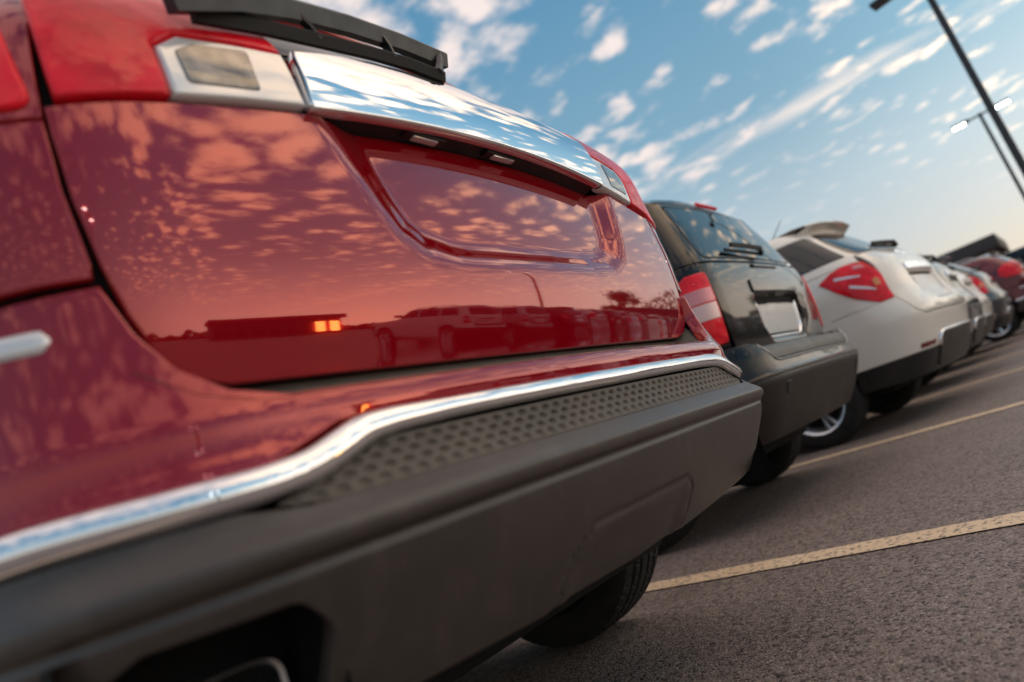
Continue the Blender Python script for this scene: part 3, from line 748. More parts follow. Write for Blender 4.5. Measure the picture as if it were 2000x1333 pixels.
    # ---- chrome moulding that steps down at both ends
    hp = [(0.0, 0.647), (0.30, 0.648), (0.49, 0.648), (0.535, 0.643), (0.575, 0.627), (0.612, 0.614), (0.66, 0.609), (0.74, 0.610), (0.82, 0.616)]
    hs = xz(RU, hp) + [(0.95, 0.618), (sa - 0.06, 0.618)]
    strip('chrome_moulding', RU, [(-a, b) for a, b in reversed(hs)] + hs[1:], [(0, 0.019), (0.18, 0.019), (0.27, 0.018), (0.33, 0.0145), (0.67, 0.0145), (0.73, 0.018), (0.82, 0.019), (1, 0.019)], 0.013, 'chrome', bump, off=0.002, across=13, res=0.012)
    # ---- step pad with dimples
    pad = xz(RU, [(-0.655, 0.588), (-0.60, 0.579), (0.60, 0.579), (0.655, 0.588), (0.615, 0.597), (0.58, 0.608), (0.55, 0.621), (0.50, 0.630), (-0.50, 0.630), (-0.55, 0.621), (-0.58, 0.608), (-0.615, 0.597)])
    PX, PV = 0.026, 0.0112
    def dim(s, v):
        r_ = np.floor((v - 0.5805) / PV); u = ((s + 0.5 * PX * (r_ % 2) + 5 * PX) / PX) % 1 - 0.5; w_ = ((v - 0.5805) / PV) % 1 - 0.5
        d = np.sqrt((u / 0.40) ** 2 + (w_ / 0.40) ** 2)
        return -0.0042 * (1 - smooth((d - 0.35) / 0.65)) * ((v > 0.5805) & (v < 0.5805 + 4 * PV))
    panel('step_pad', RU, pad, 'pad', bump, off=-0.003, disp=dim, res=0.0027, bevel=0.001, depth=0.012, edge_res=0.01)
    # ---- grey lower bumper with exhaust cut-outs and tow cover
    tow = rounded(xz(RU, [(-0.27, 0.30), (-0.240, 0.41), (-0.195, 0.437), (0.13, 0.440), (0.165, 0.415), (0.14, 0.30)]), 0.02)
    def low(s, v):
        sh = np.shape(s); p = np.stack([np.ravel(s), np.ravel(v)], 1)
        d = -0.0045 * np.exp(-((p[:, 1] - 0.5225) / 0.0032) ** 2) * (np.abs(p[:, 0]) < 0.9)
        e = edge_dist(p, tow); i = inside(p, tow)
        d = d - 0.0035 * np.exp(-(e / 0.0035) ** 2) - 0.006 * i * smooth(e / 0.05)
        return d.reshape(sh)
    hole = lambda sg: rounded(xz(RU, [(sg * 0.815, 0.40), (sg * 0.82, 0.47), (sg * 0.78, 0.498), (sg * 0.665, 0.494), (sg * 0.632, 0.462), (sg * 0.632, 0.385), (sg * 0.70, 0.365)]), 0.02)
    lo = [(sa - 0.06, 0.604), (1.0, 0.602), (0.80, 0.596), (0.66, 0.590), (0.60, 0.578), (0.0, 0.577)]
    full = lo + [(-a, b) for a, b in reversed(lo[:-1])] + [(-(sa - 0.02), 0.45), (-(sa - 0.05), 0.40), (-0.80, 0.375), (-0.55, 0.360), (-0.30, 0.348), (0.0, 0.342), (0.30, 0.352), (0.55, 0.368), (0.80, 0.385), (sa - 0.05, 0.40), (sa - 0.02, 0.45)]
    panel('lower_bumper', RU, full, 'plastic', root, holes=[hole(-1), hole(1)], disp=low, res=0.0085, bevel=0.003, depth=0.022, edge_res=0.02)
    for sg in (-1, 1):
        x0, x1 = (0.615, 0.835); bm = bmesh.new()
        pts = [(x0, 0.10), (x1, 0.16), (x1, 0.45), (x0, 0.45)]
        lo_, hi_ = 0.345, 0.515
        A2 = [bm.verts.new((sg * x, y, lo_)) for x, y in pts]; B2 = [bm.verts.new((sg * x, y, hi_)) for x, y in pts]
        for i in (1, 2, 3): bm.faces.new((A2[i], A2[(i + 1) % 4], B2[(i + 1) % 4], B2[i]))
        bm.faces.new(B2); bm_obj('exhaust_pocket', bm, 'dark', root)
        # flattened chrome tail pipe
        bm = bmesh.new(); N_ = 32; rings = []
        for y, k in ((0.185, 1.0), (0.178, 0.97), (0.180, 0.90), (0.20, 0.88), (0.36, 0.88)):
            rg = []
            for i in range(N_):
                a = 2 * math.pi * i / N_; ca, sb = math.cos(a), math.sin(a)
                rg.append(bm.verts.new((sg * 0.695 + 0.062 * k * math.copysign(abs(ca) ** 0.55, ca), y, 0.418 + 0.036 * k * math.copysign(abs(sb) ** 0.55, sb))))
            rings.append(rg)
        outer = [bm.verts.new((v.co.x, 0.38, v.co.z)) for v in rings[0]]
        for A3, B3 in [(outer, rings[0])] + list(zip(rings, rings[1:])):
            for i in range(N_): bm.faces.new((A3[i], A3[(i + 1) % N_], B3[(i + 1) % N_], B3[i]))
        bm_obj('exhaust_tip', bm, 'satin', root, 40)
        # corner reflector strip
        strip('corner_reflector', RU, [(sg * 0.758, 0.811), (sg * 0.80, 0.815), (sg * 0.86, 0.821), (sg * 0.92, 0.823)], 0.013, 0.005, 'lens_clear', bump, off=0.001, res=0.01, taper=0.012)
    # ---- the rest of the car
    seamL = 0.752
    c = dict(ys=ys, R=R, ra=ra, vb=1.06, sill=0.36, doors=(1.30, 2.12, 3.08), sq=(0.668, 0.748), zb=0.868, qedge=([(0.676, 0.98)], [(0.744, 0.97), (0.731, 0.885)]), res=0.05, vt=1.52, vtop=1.645, mirror=2.95,
             windows=[('quarter_window', 0.72, 1.20, 0.95, 1.16), ('rear_door_window', 1.27, 2.06, 1.23, 2.02), ('front_door_window', 2.12, 3.00, 2.08, 2.62)],
             rear_hole=rounded([(s * 1.01, v + (0.006 if v > 1.4 else -0.006)) for s, v in win], 0.02),
             upper_low=[(-0.748, 1.064), (-0.748, 1.20), (0.668, 1.20), (0.668, 1.064)])
    sides(RB, root, 'red', c)
    core(RB, root, 0.42, 1.64, ys, R, ra, dent=lambda s, v: -0.05 * smooth((0.62 - np.abs(s)) / 0.08) * smooth((v - 0.76) / 0.06) * smooth((1.24 - v) / 0.05))
    panel('inner_bumper', RU, [(-1.2, 0.37), (1.2, 0.37), (1.2, 0.80), (0.70, 0.80), (0.62, 0.68), (-0.62, 0.68), (-0.70, 0.80), (-1.2, 0.80)], 'dark', root, holes=[rounded([(s * 1.0, v) for s, v in hole(-1)], 0.01), rounded(hole(1), 0.01)], off=-0.024, res=0.04, bevel=0.001, depth=0.004)
    # tailgate spoiler and roof rails
    sp = [RB.pos(np.linspace(-0.50, 0.50, 30), np.full(30, z_), o_) for z_, o_ in ((1.575, 0.006), (1.585, 0.040), (1.60, 0.043), (1.63, 0.012))]
    n = 30
    pa, pb = RB.pos(np.linspace(-0.50, 0.50, 30), np.full(30, 1.64)), RB.pos(np.linspace(-0.50, 0.50, 30), np.full(30, 1.58))
    sp = [pb, pb + np.array([0, -0.035, 0.018]), pb + np.array([0, -0.032, 0.036]), pa + np.array([0, 0, 0.006])]
    mesh_obj('roof_spoiler', np.concatenate(sp + sp[:1]), [(k * n + i, k * n + i + 1, (k + 1) * n + i + 1, (k + 1) * n + i) for k in range(4) for i in range(n - 1)], 'red', root)
    for sg in (-1, 1):
        tube_obj('roof_rail', [(sg * 0.60, 0.75, 1.655), (sg * 0.61, 0.85, 1.70), (sg * 0.62, 1.4, 1.715), (sg * 0.62, 2.2, 1.705), (sg * 0.61, 2.5, 1.66)], 0.014, 'satin', root)
    wheels(root, 0.79, ys, R, 0.235, 'five', True)
    underbody(root, 0.92, 4.65, ys, R)
    return root
def bar_along(name, path, hx, hz, mat, parent):
    """flat bar along a path: half thickness hx, half height hz"""
    P = [Vector(p) for p in path]; bm = bmesh.new(); rings = []
    for i, p in enumerate(P):
        t = (P[min(i + 1, len(P) - 1)] - P[max(i - 1, 0)]).normalized(); up = Vector((0, -0.35, 1)).normalized()
        if abs(t.dot(up)) > 0.85: up = Vector((1, 0, 0))
        u = t.cross(up).normalized(); w = u.cross(t).normalized()
        rings.append([bm.verts.new(p + u * a + w * b) for a, b in ((-hx, -hz), (hx, -hz), (hx, hz * 0.7), (hx * 0.5, hz), (-hx * 0.5, hz), (-hx, hz * 0.7))])
    for A, B_ in zip(rings, rings[1:]):
        for i in range(6): bm.faces.new((A[i], A[(i + 1) % 6], B_[(i + 1) % 6], B_[i]))
    bm.faces.new(rings[0]); bm.faces.new(list(reversed(rings[-1])))
    return bm_obj(name, bm, mat, parent, 35)
red_car = build_red()
# ------------------------------------------------------------------ the other kinds of car in the row
BOXY_BODY = dict(L=4.41, W=0.875, rear=(0.60, 0.38, 0.12), rear_top=(0.52, 0.42, 0.16), front=(0.5, 0.5, 0.2),
    yr=[(0.30,0.17),(0.60,0.160),(0.75,0.134),(0.85,0.119),(0.95,0.110),(1.05,0.107),(1.13,0.112),(1.20,0.125),(1.30,0.155),(1.45,0.205),(1.57,0.25),(1.63,0.29),(1.67,0.37)],
    wd=[(0.25,0.94),(0.5,0.985),(0.8,1.0),(1.05,0.99),(1.2,0.96),(1.45,0.88),(1.60,0.835),(1.65,0.79),(1.67,0.74)],
    yf=[(0.25,0.06),(0.6,0.0),(0.85,0.02),(0.98,0.25),(1.06,1.0),(1.14,1.35),(1.35,1.55),(1.62,1.85),(1.67,1.95)],
    zf=[(0.25,0.25),(0.6,0.6),(0.85,0.86),(0.98,1.0),(1.06,1.08),(1.14,1.15),(1.35,1.36),(1.62,1.63),(1.67,1.67)], mix=(1.15,1.5))
BOXY_BUMPER = dict(BOXY_BODY); BOXY_BUMPER.update(rear=(0.58,0.40,0.12), rear_top=(0.58,0.40,0.12), W=0.885,
    yr=[(0.25,0.24),(0.33,0.15),(0.42,0.085),(0.50,0.04),(0.56,0.010),(0.585,0.0),(0.60,0.004),(0.612,0.016),(0.65,0.022),(0.70,0.028),(0.74,0.045),(0.80,0.06)],
    wd=[(0.25,0.90),(0.4,0.965),(0.55,1.0),(0.8,1.0),(1.0,0.995)])
CROSS_BODY = dict(L=4.77, W=0.92, rear=(0.42, 0.62, 0.22), rear_top=(0.36, 0.62, 0.34), front=(0.42, 0.6, 0.25),
    yr=[(0.30,0.16),(0.50,0.06),(0.62,0.02),(0.72,0.0),(0.80,0.02),(0.88,0.06),(0.98,0.085),(1.08,0.10),(1.18,0.13),(1.26,0.19),(1.36,0.30),(1.50,0.45),(1.62,0.58),(1.70,0.70)],
    wd=[(0.25,0.94),(0.5,0.985),(0.75,1.0),(1.0,1.0),(1.15,0.97),(1.35,0.88),(1.58,0.78),(1.66,0.72),(1.70,0.66)],
    yf=[(0.25,0.06),(0.6,0.0),(0.8,0.05),(0.95,0.35),(1.05,1.15),(1.15,1.45),(1.35,1.75),(1.62,2.15),(1.70,2.3)],
    zf=[(0.25,0.25),(0.6,0.6),(0.8,0.82),(0.95,0.99),(1.05,1.08),(1.15,1.16),(1.35,1.36),(1.62,1.63),(1.70,1.70)], mix=(1.0,1.5))
def build_boxy(paint_, name):
    root = empty(name); S = Surf(**BOXY_BODY); U = Surf(spl=pchip, **BOXY_BUMPER)
    ys, R, ra = (0.90, 3.53), 0.345, 0.405
    # tailgate with plate recess
    gate = xz(S, [(-0.70, 1.185), (-0.70, 0.86), (-0.685, 0.775), (-0.64, 0.735), (0.64, 0.735), (0.685, 0.775), (0.70, 0.86), (0.70, 1.185)])
    rec = rounded([(-0.33, 1.02), (-0.33, 0.86), (-0.26, 0.765), (0.26, 0.765), (0.33, 0.86), (0.33, 1.02)], 0.05)
    def dent(s, v):
        sh = np.shape(s); p = np.stack([np.ravel(s), np.ravel(v)], 1); d = np.where(inside(p, rec), edge_dist(p, rec), -edge_dist(p, rec))
        return (-0.035 * smooth((d + 0.004) / 0.03)).reshape(sh)
    tg = panel('tailgate', S, gate, paint_, root, disp=dent, res=0.018, bevel=0.004)
    panel('handle_bar', S, rounded([(-0.335, 1.015), (0.335, 1.015), (0.325, 1.085), (-0.325, 1.085)], 0.018), paint_, tg, off=0.010, res=0.03, bevel=0.006, depth=0.03)
    panel('handle_pocket', S, [(-0.31, 0.965), (0.31, 0.965), (0.31, 1.014), (-0.31, 1.014)], 'dark', tg, off=-0.030, res=0.05, depth=0.003)
    pl = panel('number_plate', S, rounded([(-0.27, 0.80), (0.27, 0.80), (0.29, 0.955), (-0.29, 0.955)], 0.02), 'plate', tg, off=-0.024, res=0.04, bevel=0.004, depth=0.008)
    strip('plate_frame', S, [(-0.295, 0.965), (-0.285, 0.83), (-0.24, 0.782), (0.24, 0.782), (0.285, 0.83), (0.295, 0.965)], 0.009, 0.012, 'chrome', pl, off=-0.026, res=0.015)
    strip('tailgate_handle_trim', S, [(-0.18, 1.165), (0.18, 1.165)], 0.012, 0.012, paint_, tg)
    # lamps, red over clear over red
    for sg in (-1, 1):
        l0 = panel('tail_lamp', S, rounded([(sg * 0.715, 0.80), (sg * 0.83, 0.79), (sg * 0.88, 0.83), (sg * 0.88, 1.10), (sg * 0.82, 1.135), (sg * 0.715, 1.135)], 0.018), 'lens_red', root, off=0.012, res=0.03, bevel=0.006, depth=0.03)
        panel('reversing_lamp', S, [(sg * 0.725, 0.915), (sg * 0.872, 0.915), (sg * 0.872, 0.99), (sg * 0.725, 0.99)], 'lens_rose', l0, off=0.0145, res=0.03, bevel=0.002, depth=0.004)
        panel('pink_lens', S, [(sg * 0.725, 0.995), (sg * 0.872, 0.995), (sg * 0.872, 1.06), (sg * 0.725, 1.06)], 'lens_pink', l0, off=0.0145, res=0.03, bevel=0.002, depth=0.004)
    # glass, wiper, high lamp
    win = [(-0.655, 1.215), (0.655, 1.215), (0.60, 1.555), (-0.60, 1.555)]
    panel('rear_window', S, rounded(win, 0.035), 'glass', root, off=0.002, res=0.04, bevel=0.003)
    def wp(pts): return [S.pos(np.array([x]), np.array([z]), o)[0] for x, z, o in pts]
    wa = bar_along('wiper_arm', wp([(0.02, 1.225, 0.03), (0.0, 1.25, 0.045), (-0.2, 1.262, 0.04), (-0.34, 1.268, 0.034)]), 0.008, 0.012, 'trim', root)
    bar_along('wiper_blade', wp([(-0.42, 1.245, 0.02), (-0.2, 1.238, 0.02), (0.05, 1.232, 0.02)]), 0.005, 0.008, 'rubber', wa)
    panel('high_brake_lamp', S, rounded([(-0.14, 1.600), (0.14, 1.600), (0.13, 1.625), (-0.13, 1.625)], 0.008), 'lens_red', root, off=0.010, res=0.03, depth=0.02)
    # bumper
    sa = U.side_s(ys[0] - ra + 0.026, 0.6)
    top = [(0.0, 0.602), (sa - 0.04, 0.602), (sa, 0.77), (0.90, 0.772), (0.70, 0.760), (0.655, 0.745), (0.60, 0.662), (0.55, 0.652), (0.0, 0.652)]
    bump = panel('rear_bumper', U, top + mirror(top[1:-1]), paint_, root, res=0.025, bevel=0.004, depth=0.03)
    panel('step_pad', U, [(-0.60, 0.662), (0.60, 0.662), (0.648, 0.732), (-0.648, 0.732)], 'pad_dark', bump, off=0.004, res=0.03, bevel=0.006, depth=0.09)
    hs = [(0.0, 0.656), (0.555, 0.656), (0.60, 0.667), (0.655, 0.745)]
    strip('bright_line', U, mirror(hs)[:-1] + hs, 0.0035, 0.005, 'satin', bump, off=0.002, across=5)
    strip('bumper_edge', U, [(-(sa - 0.05), 0.600), (0.0, 0.600), (sa - 0.05, 0.600)], 0.006, 0.008, 'pad', bump, across=5)
    low = [(-(sa - 0.045), 0.596), (-(sa - 0.06), 0.36), (-0.80, 0.33), (0.80, 0.33), (sa - 0.06, 0.36), (sa - 0.045, 0.596)]
    lw = panel('lower_bumper', U, low, 'plastic_dark', root, res=0.03, bevel=0.004, depth=0.03)
    for sg in (-1, 1): panel('bumper_cap', U, rounded([(sg * 0.55, 0.505), (sg * 0.60, 0.505), (sg * 0.60, 0.555), (sg * 0.55, 0.555)], 0.008), 'trim', lw, off=0.004, res=0.02)
    c = dict(ys=ys, R=R, ra=ra, vb=1.19, sill=0.34, doors=(1.22, 2.02, 2.92), sq=(0.705, 0.705), zb=0.778, res=0.06, vt=1.56, vtop=1.668, mirror=2.85,
             windows=[('quarter_window', 0.42, 1.12, 0.52, 1.10), ('rear_door_window', 1.20, 1.97, 1.18, 1.95), ('front_door_window', 2.03, 2.90, 2.01, 2.62)],
             rear_hole=rounded([(s * 1.012, v + (0.006 if v > 1.4 else -0.006)) for s, v in win], 0.035))
    sides(S, root, paint_, c)
    core(S, root, 0.45, 1.66, ys, R, ra, dent=lambda s, v: -0.05 * smooth((0.55 - np.abs(s)) / 0.1) * smooth((v - 0.72) / 0.05) * smooth((1.16 - v) / 0.05))
    for sg in (-1, 1):
        tube_obj('roof_rail', [(sg * 0.60, 0.55, 1.66), (sg * 0.62, 0.65, 1.715), (sg * 0.63, 1.4, 1.73), (sg * 0.63, 2.0, 1.72), (sg * 0.62, 2.2, 1.67)], 0.013, 'trim', root)
    wheels(root, 0.755, ys, R, 0.215, 'five'); underbody(root, 0.87, 4.41, ys, R)
    return root

def build_cross(paint_, name):
    root = empty(name); S = Surf(**CROSS_BODY)
    ys, R, ra = (0.98, 3.84), 0.355, 0.415
    gate = [(-0.64, 1.27), (-0.665, 1.08), (-0.69, 0.88), (-0.655, 0.75), (-0.59, 0.700), (0.59, 0.700), (0.655, 0.75), (0.69, 0.88), (0.665, 1.08), (0.64, 1.27)]
    rec = rounded([(-0.35, 1.06), (-0.33, 0.86), (-0.24, 0.775), (0.24, 0.775), (0.33, 0.86), (0.35, 1.06)], 0.05)
    def dent(s, v):
        sh = np.shape(s); p = np.stack([np.ravel(s), np.ravel(v)], 1); d = np.where(inside(p, rec), edge_dist(p, rec), -edge_dist(p, rec))
        return (-0.03 * smooth((d + 0.004) / 0.04)).reshape(sh)
    tg = panel('tailgate', S, gate, paint_, root, disp=dent, res=0.02, bevel=0.004)
    panel('chrome_bar', S, rounded([(-0.34, 1.055), (0.34, 1.055), (0.32, 1.12), (-0.32, 1.12)], 0.015), 'chrome', tg, off=0.012, res=0.03, bevel=0.006, depth=0.035)
    panel('handle_pocket', S, [(-0.31, 1.015), (0.31, 1.015), (0.31, 1.054), (-0.31, 1.054)], 'dark', tg, off=-0.024, res=0.05, depth=0.003)
    panel('number_plate', S, rounded([(-0.25, 0.80), (0.25, 0.80), (0.265, 1.00), (-0.265, 1.00)], 0.018), 'plate', tg, off=-0.018, res=0.04, bevel=0.004, depth=0.008)
    for sg in (-1, 1):
        q = lambda pts: [(sg * a, b) for a, b in pts]
        body = q([(1.06, 1.150), (0.93, 1.198), (0.82, 1.215), (0.70, 1.200), (0.672, 1.06), (0.70, 0.872), (0.80, 0.868), (0.91, 0.950), (1.0, 1.05)])
        l0 = panel('tail_lamp', S, rounded(body, 0.008), 'lens_red', root, off=0.012, res=0.03, bevel=0.006, depth=0.03)
        panel('upper_reversing_lamp', S, q([(0.955, 1.128), (0.80, 1.088), (0.80, 1.100), (0.86, 1.125), (0.945, 1.150)]), 'lens_white', l0, off=0.0145, res=0.03, bevel=0.003, depth=0.004)
        panel('lower_reversing_lamp', S, q([(0.905, 1.038), (0.765, 0.960), (0.765, 0.972), (0.80, 1.002), (0.895, 1.058)]), 'lens_white', l0, off=0.0145, res=0.03, bevel=0.003, depth=0.004)
        panel('amber_lamp', S, rounded(q([(0.76, 0.985), (0.715, 0.995), (0.712, 1.05), (0.755, 1.045)]), 0.01), 'lens_amber', l0, off=0.0145, res=0.02, bevel=0.003, depth=0.004)
        panel('lamp_top_reflector', S, q([(0.80, 1.155), (0.73, 1.145), (0.735, 1.18), (0.79, 1.185)]), 'lens_pink', l0, off=0.0145, res=0.02, bevel=0.003, depth=0.004)
    win = [(-0.635, 1.285), (0.635, 1.285), (0.50, 1.595), (-0.50, 1.595)]
    panel('rear_window', S, rounded(win, 0.035), 'glass', root, off=0.002, res=0.04, bevel=0.003)
    def wp(pts): return [S.pos(np.array([x]), np.array([z]), o)[0] for x, z, o in pts]
    wa = bar_along('wiper_arm', wp([(0.02, 1.275, 0.03), (0.0, 1.295, 0.055), (-0.2, 1.305, 0.045), (-0.34, 1.315, 0.036)]), 0.012, 0.016, 'trim', root)
    bar_along('wiper_blade', wp([(-0.42, 1.30, 0.02), (-0.2, 1.292, 0.02), (0.05, 1.286, 0.02)]), 0.006, 0.010, 'rubber', wa)
    n = 30; sr = np.linspace(-0.62, 0.62, n)
    sp = [S.pos(sr, np.full(n, a), b) for a, b in ((1.625, 0.004), (1.625, 0.05), (1.635, 0.085), (1.650, 0.088), (1.675, 0.05), (1.698, 0.012))]
    pa, pb = S.pos(sr, np.full(n, 1.698)), S.pos(sr, np.full(n, 1.625))
    sp = [pb, pa + np.array([0, -0.20, -0.030]), pa + np.array([0, -0.215, -0.022]), pa + np.array([0, -0.205, -0.010]), pa + np.array([0, -0.10, 0.008]), pa + np.array([0, 0.05, 0.010])]
    so = mesh_obj('roof_spoiler', np.concatenate(sp + sp[:1]), [(k * n + i, k * n + i + 1, (k + 1) * n + i + 1, (k + 1) * n + i) for k in range(6) for i in range(n - 1)], paint_, root)
    bs = S.pos(np.linspace(-0.16, 0.16, 8), np.full(8, 1.698)); b0 = bs + np.array([0, -0.2165, -0.022]); b1 = bs + np.array([0, -0.2085, -0.011])
    mesh_obj('high_brake_lamp', np.concatenate([b0, b1]), [(i, i + 1, i + 9, i + 8) for i in range(7)], 'lens_red', so)
    tube_obj('antenna', [(0, 1.15, 1.725), (0, 1.03, 1.83), (0, 0.92, 1.93)], [0.006, 0.004, 0.003], 'trim', root, 6)
    sa = S.side_s(ys[0] - ra + 0.026, 0.6)
    top = [(0.0, 0.455), (sa - 0.05, 0.455), (sa, 0.86), (0.86, 0.862), (0.70, 0.868), (0.665, 0.74), (0.595, 0.692), (0.0, 0.690)]
    bump = panel('rear_bumper', S, top + mirror(top[1:-1]), paint_, root, res=0.03, bevel=0.004, depth=0.03, off=0.004)
    low = [(-(sa - 0.055), 0.45), (-(sa - 0.10), 0.30), (-0.80, 0.29), (0.80, 0.29), (sa - 0.10, 0.30), (sa - 0.055, 0.45)]
    lw = panel('lower_bumper', S, low, 'trim', root, res=0.04, bevel=0.004, depth=0.03, off=0.002)
    panel('skid_plate', S, rounded([(-0.47, 0.32), (0.47, 0.32), (0.45, 0.535), (-0.45, 0.535)], 0.02), 'plastic_dark', lw, off=0.014, res=0.05, bevel=0.006, depth=0.03)
    hs = [(0.0, 0.548), (0.44, 0.546), (0.47, 0.52), (0.478, 0.455)]
    strip('bright_frame', S, mirror(hs)[:-1] + hs, 0.010, 0.014, 'chrome', lw, off=0.012, across=7)
    for sg in (-1, 1): panel('bumper_reflector', S, [(sg * 0.53, 0.472), (sg * 0.68, 0.472), (sg * 0.68, 0.505), (sg * 0.53, 0.505)], 'lens_dark_red', lw, off=0.008, res=0.04)
    c = dict(ys=ys, R=R, ra=ra, vb=1.215, sill=0.36, doors=(1.36, 2.18, 3.14), sq=(0.696, 0.696), zb=0.866, res=0.05, vt=1.56, vtop=1.698, mirror=3.02,
             windows=[('quarter_window', lambda S_: [(0.70, 1.29), (S_.side_s(1.26, 1.29), 1.29), (S_.side_s(1.22, 1.575), 1.575), (0.575, 1.585), (0.62, 1.45)]), ('rear_door_window', 1.32, 2.12, 1.28, 2.08), ('front_door_window', 2.18, 3.06, 2.14, 2.68)],
             upper_low=[(-0.70, 1.22), (-0.66, 1.275), (0.66, 1.275), (0.70, 1.22)],
             rear_hole=rounded([(s * 1.012, v + (0.006 if v > 1.4 else -0.006)) for s, v in win], 0.035))
    sides(S, root, paint_, c)
    core(S, root, 0.45, 1.69, ys, R, ra, dent=lambda s, v: -0.05 * smooth((0.55 - np.abs(s)) / 0.1) * smooth((v - 0.72) / 0.05) * smooth((1.18 - v) / 0.05))
    wheels(root, 0.79, ys, R, 0.235, 'twin'); underbody(root, 0.92, 4.77, ys, R)
    return root

M['lens_pink'] = material('pink_lens', (0.62, 0.20, 0.22), 0.4, 0.25, coat=1.0)
M['lens_rose'] = material('rose_clear_lens', (0.62, 0.42, 0.42), 0.3, 0.2, coat=1.0)
M['lens_white'] = material('white_lens', (0.75, 0.73, 0.78), 0.2, 0.25, coat=1.0)
def place(o, x, y, rz): o.location = (x, y, 0); o.rotation_euler = (0, 0, rz); return o
ROW = 'cars parked in the row beside the red SUV'
black_car = place(build_boxy('black', 'boxy_suv'), 3.60, 0.975, 0.0)
tag(black_car, 'glossy black boxy SUV with grey bumper, parked next to the red SUV', 'car', ROW)
white_car = place(build_cross('white', 'crossover_suv'), 6.13, 0.665, math.radians(-4.5))
tag(white_car, 'pearl white crossover with chevron tail lamps and alloy wheel, beyond the black boxy SUV', 'car', ROW)
def repaint(src, name, frm, to, x, y, rz, label, group):
    c = copy_tree(src, None, {M[frm].name: M[to]}); c.name = name; place(c, x, y, rz); tag(c, label, 'car', group); return c
car4 = repaint(white_car, 'crossover_suv', 'white', 'navy', 8.70, 0.74, 0.01, 'dark blue crossover between the two white crossovers in the row', ROW)
car5 = repaint(white_car, 'crossover_suv', 'white', 'white', 11.25, 0.86, -0.03, 'white crossover further down the row, beyond the dark blue crossover', ROW)
car6 = repaint(white_car, 'crossover_suv', 'white', 'grey', 13.8, 0.76, 0.0, 'dark crossover beside the maroon SUV near the end of the row', ROW)
car7 = repaint(red_car, 'large_suv', 'red', 'maroon', 16.7, 0.35, 0.0, 'maroon SUV at the far end of the row', ROW)
OPP = 'cars parked in the opposite row, seen mirrored in the red tailgate'

spec = [(12.6, 'white', black_car, 'white boxy SUV nearest in the opposite row'), (15.2, 'silver', black_car, 'silver boxy SUV second in the opposite row'),
        (17.8, 'maroon', white_car, 'maroon crossover third in the opposite row'), (20.4, 'silver', red_car, 'silver SUV with chrome tailgate bar, fourth in the opposite row'),
        (23.0, 'black', black_car, 'black boxy SUV fifth in the opposite row'), (25.6, 'silver', white_car, 'silver crossover sixth in the opposite row'), (28.2, 'grey', red_car, 'grey SUV seventh in the opposite row'),
        (33.4, 'white', white_car, 'white crossover eighth in the opposite row'), (36.0, 'navy', black_car, 'dark blue boxy SUV ninth in the opposite row'), (41.2, 'grey', black_car, 'grey boxy SUV last in the opposite row')]
for x_, t_, s_, l_ in spec:
    f_ = {red_car: 'red', black_car: 'black', white_car: 'white'}[s_]
    repaint(s_, {'white': 'crossover_suv', 'black': 'boxy_suv', 'red': 'large_suv'}[f_], f_, t_, x_ - 2.2, -7.2 + rng.uniform(-0.2, 0.2), math.pi + rng.uniform(-0.02, 0.02), l_, OPP)
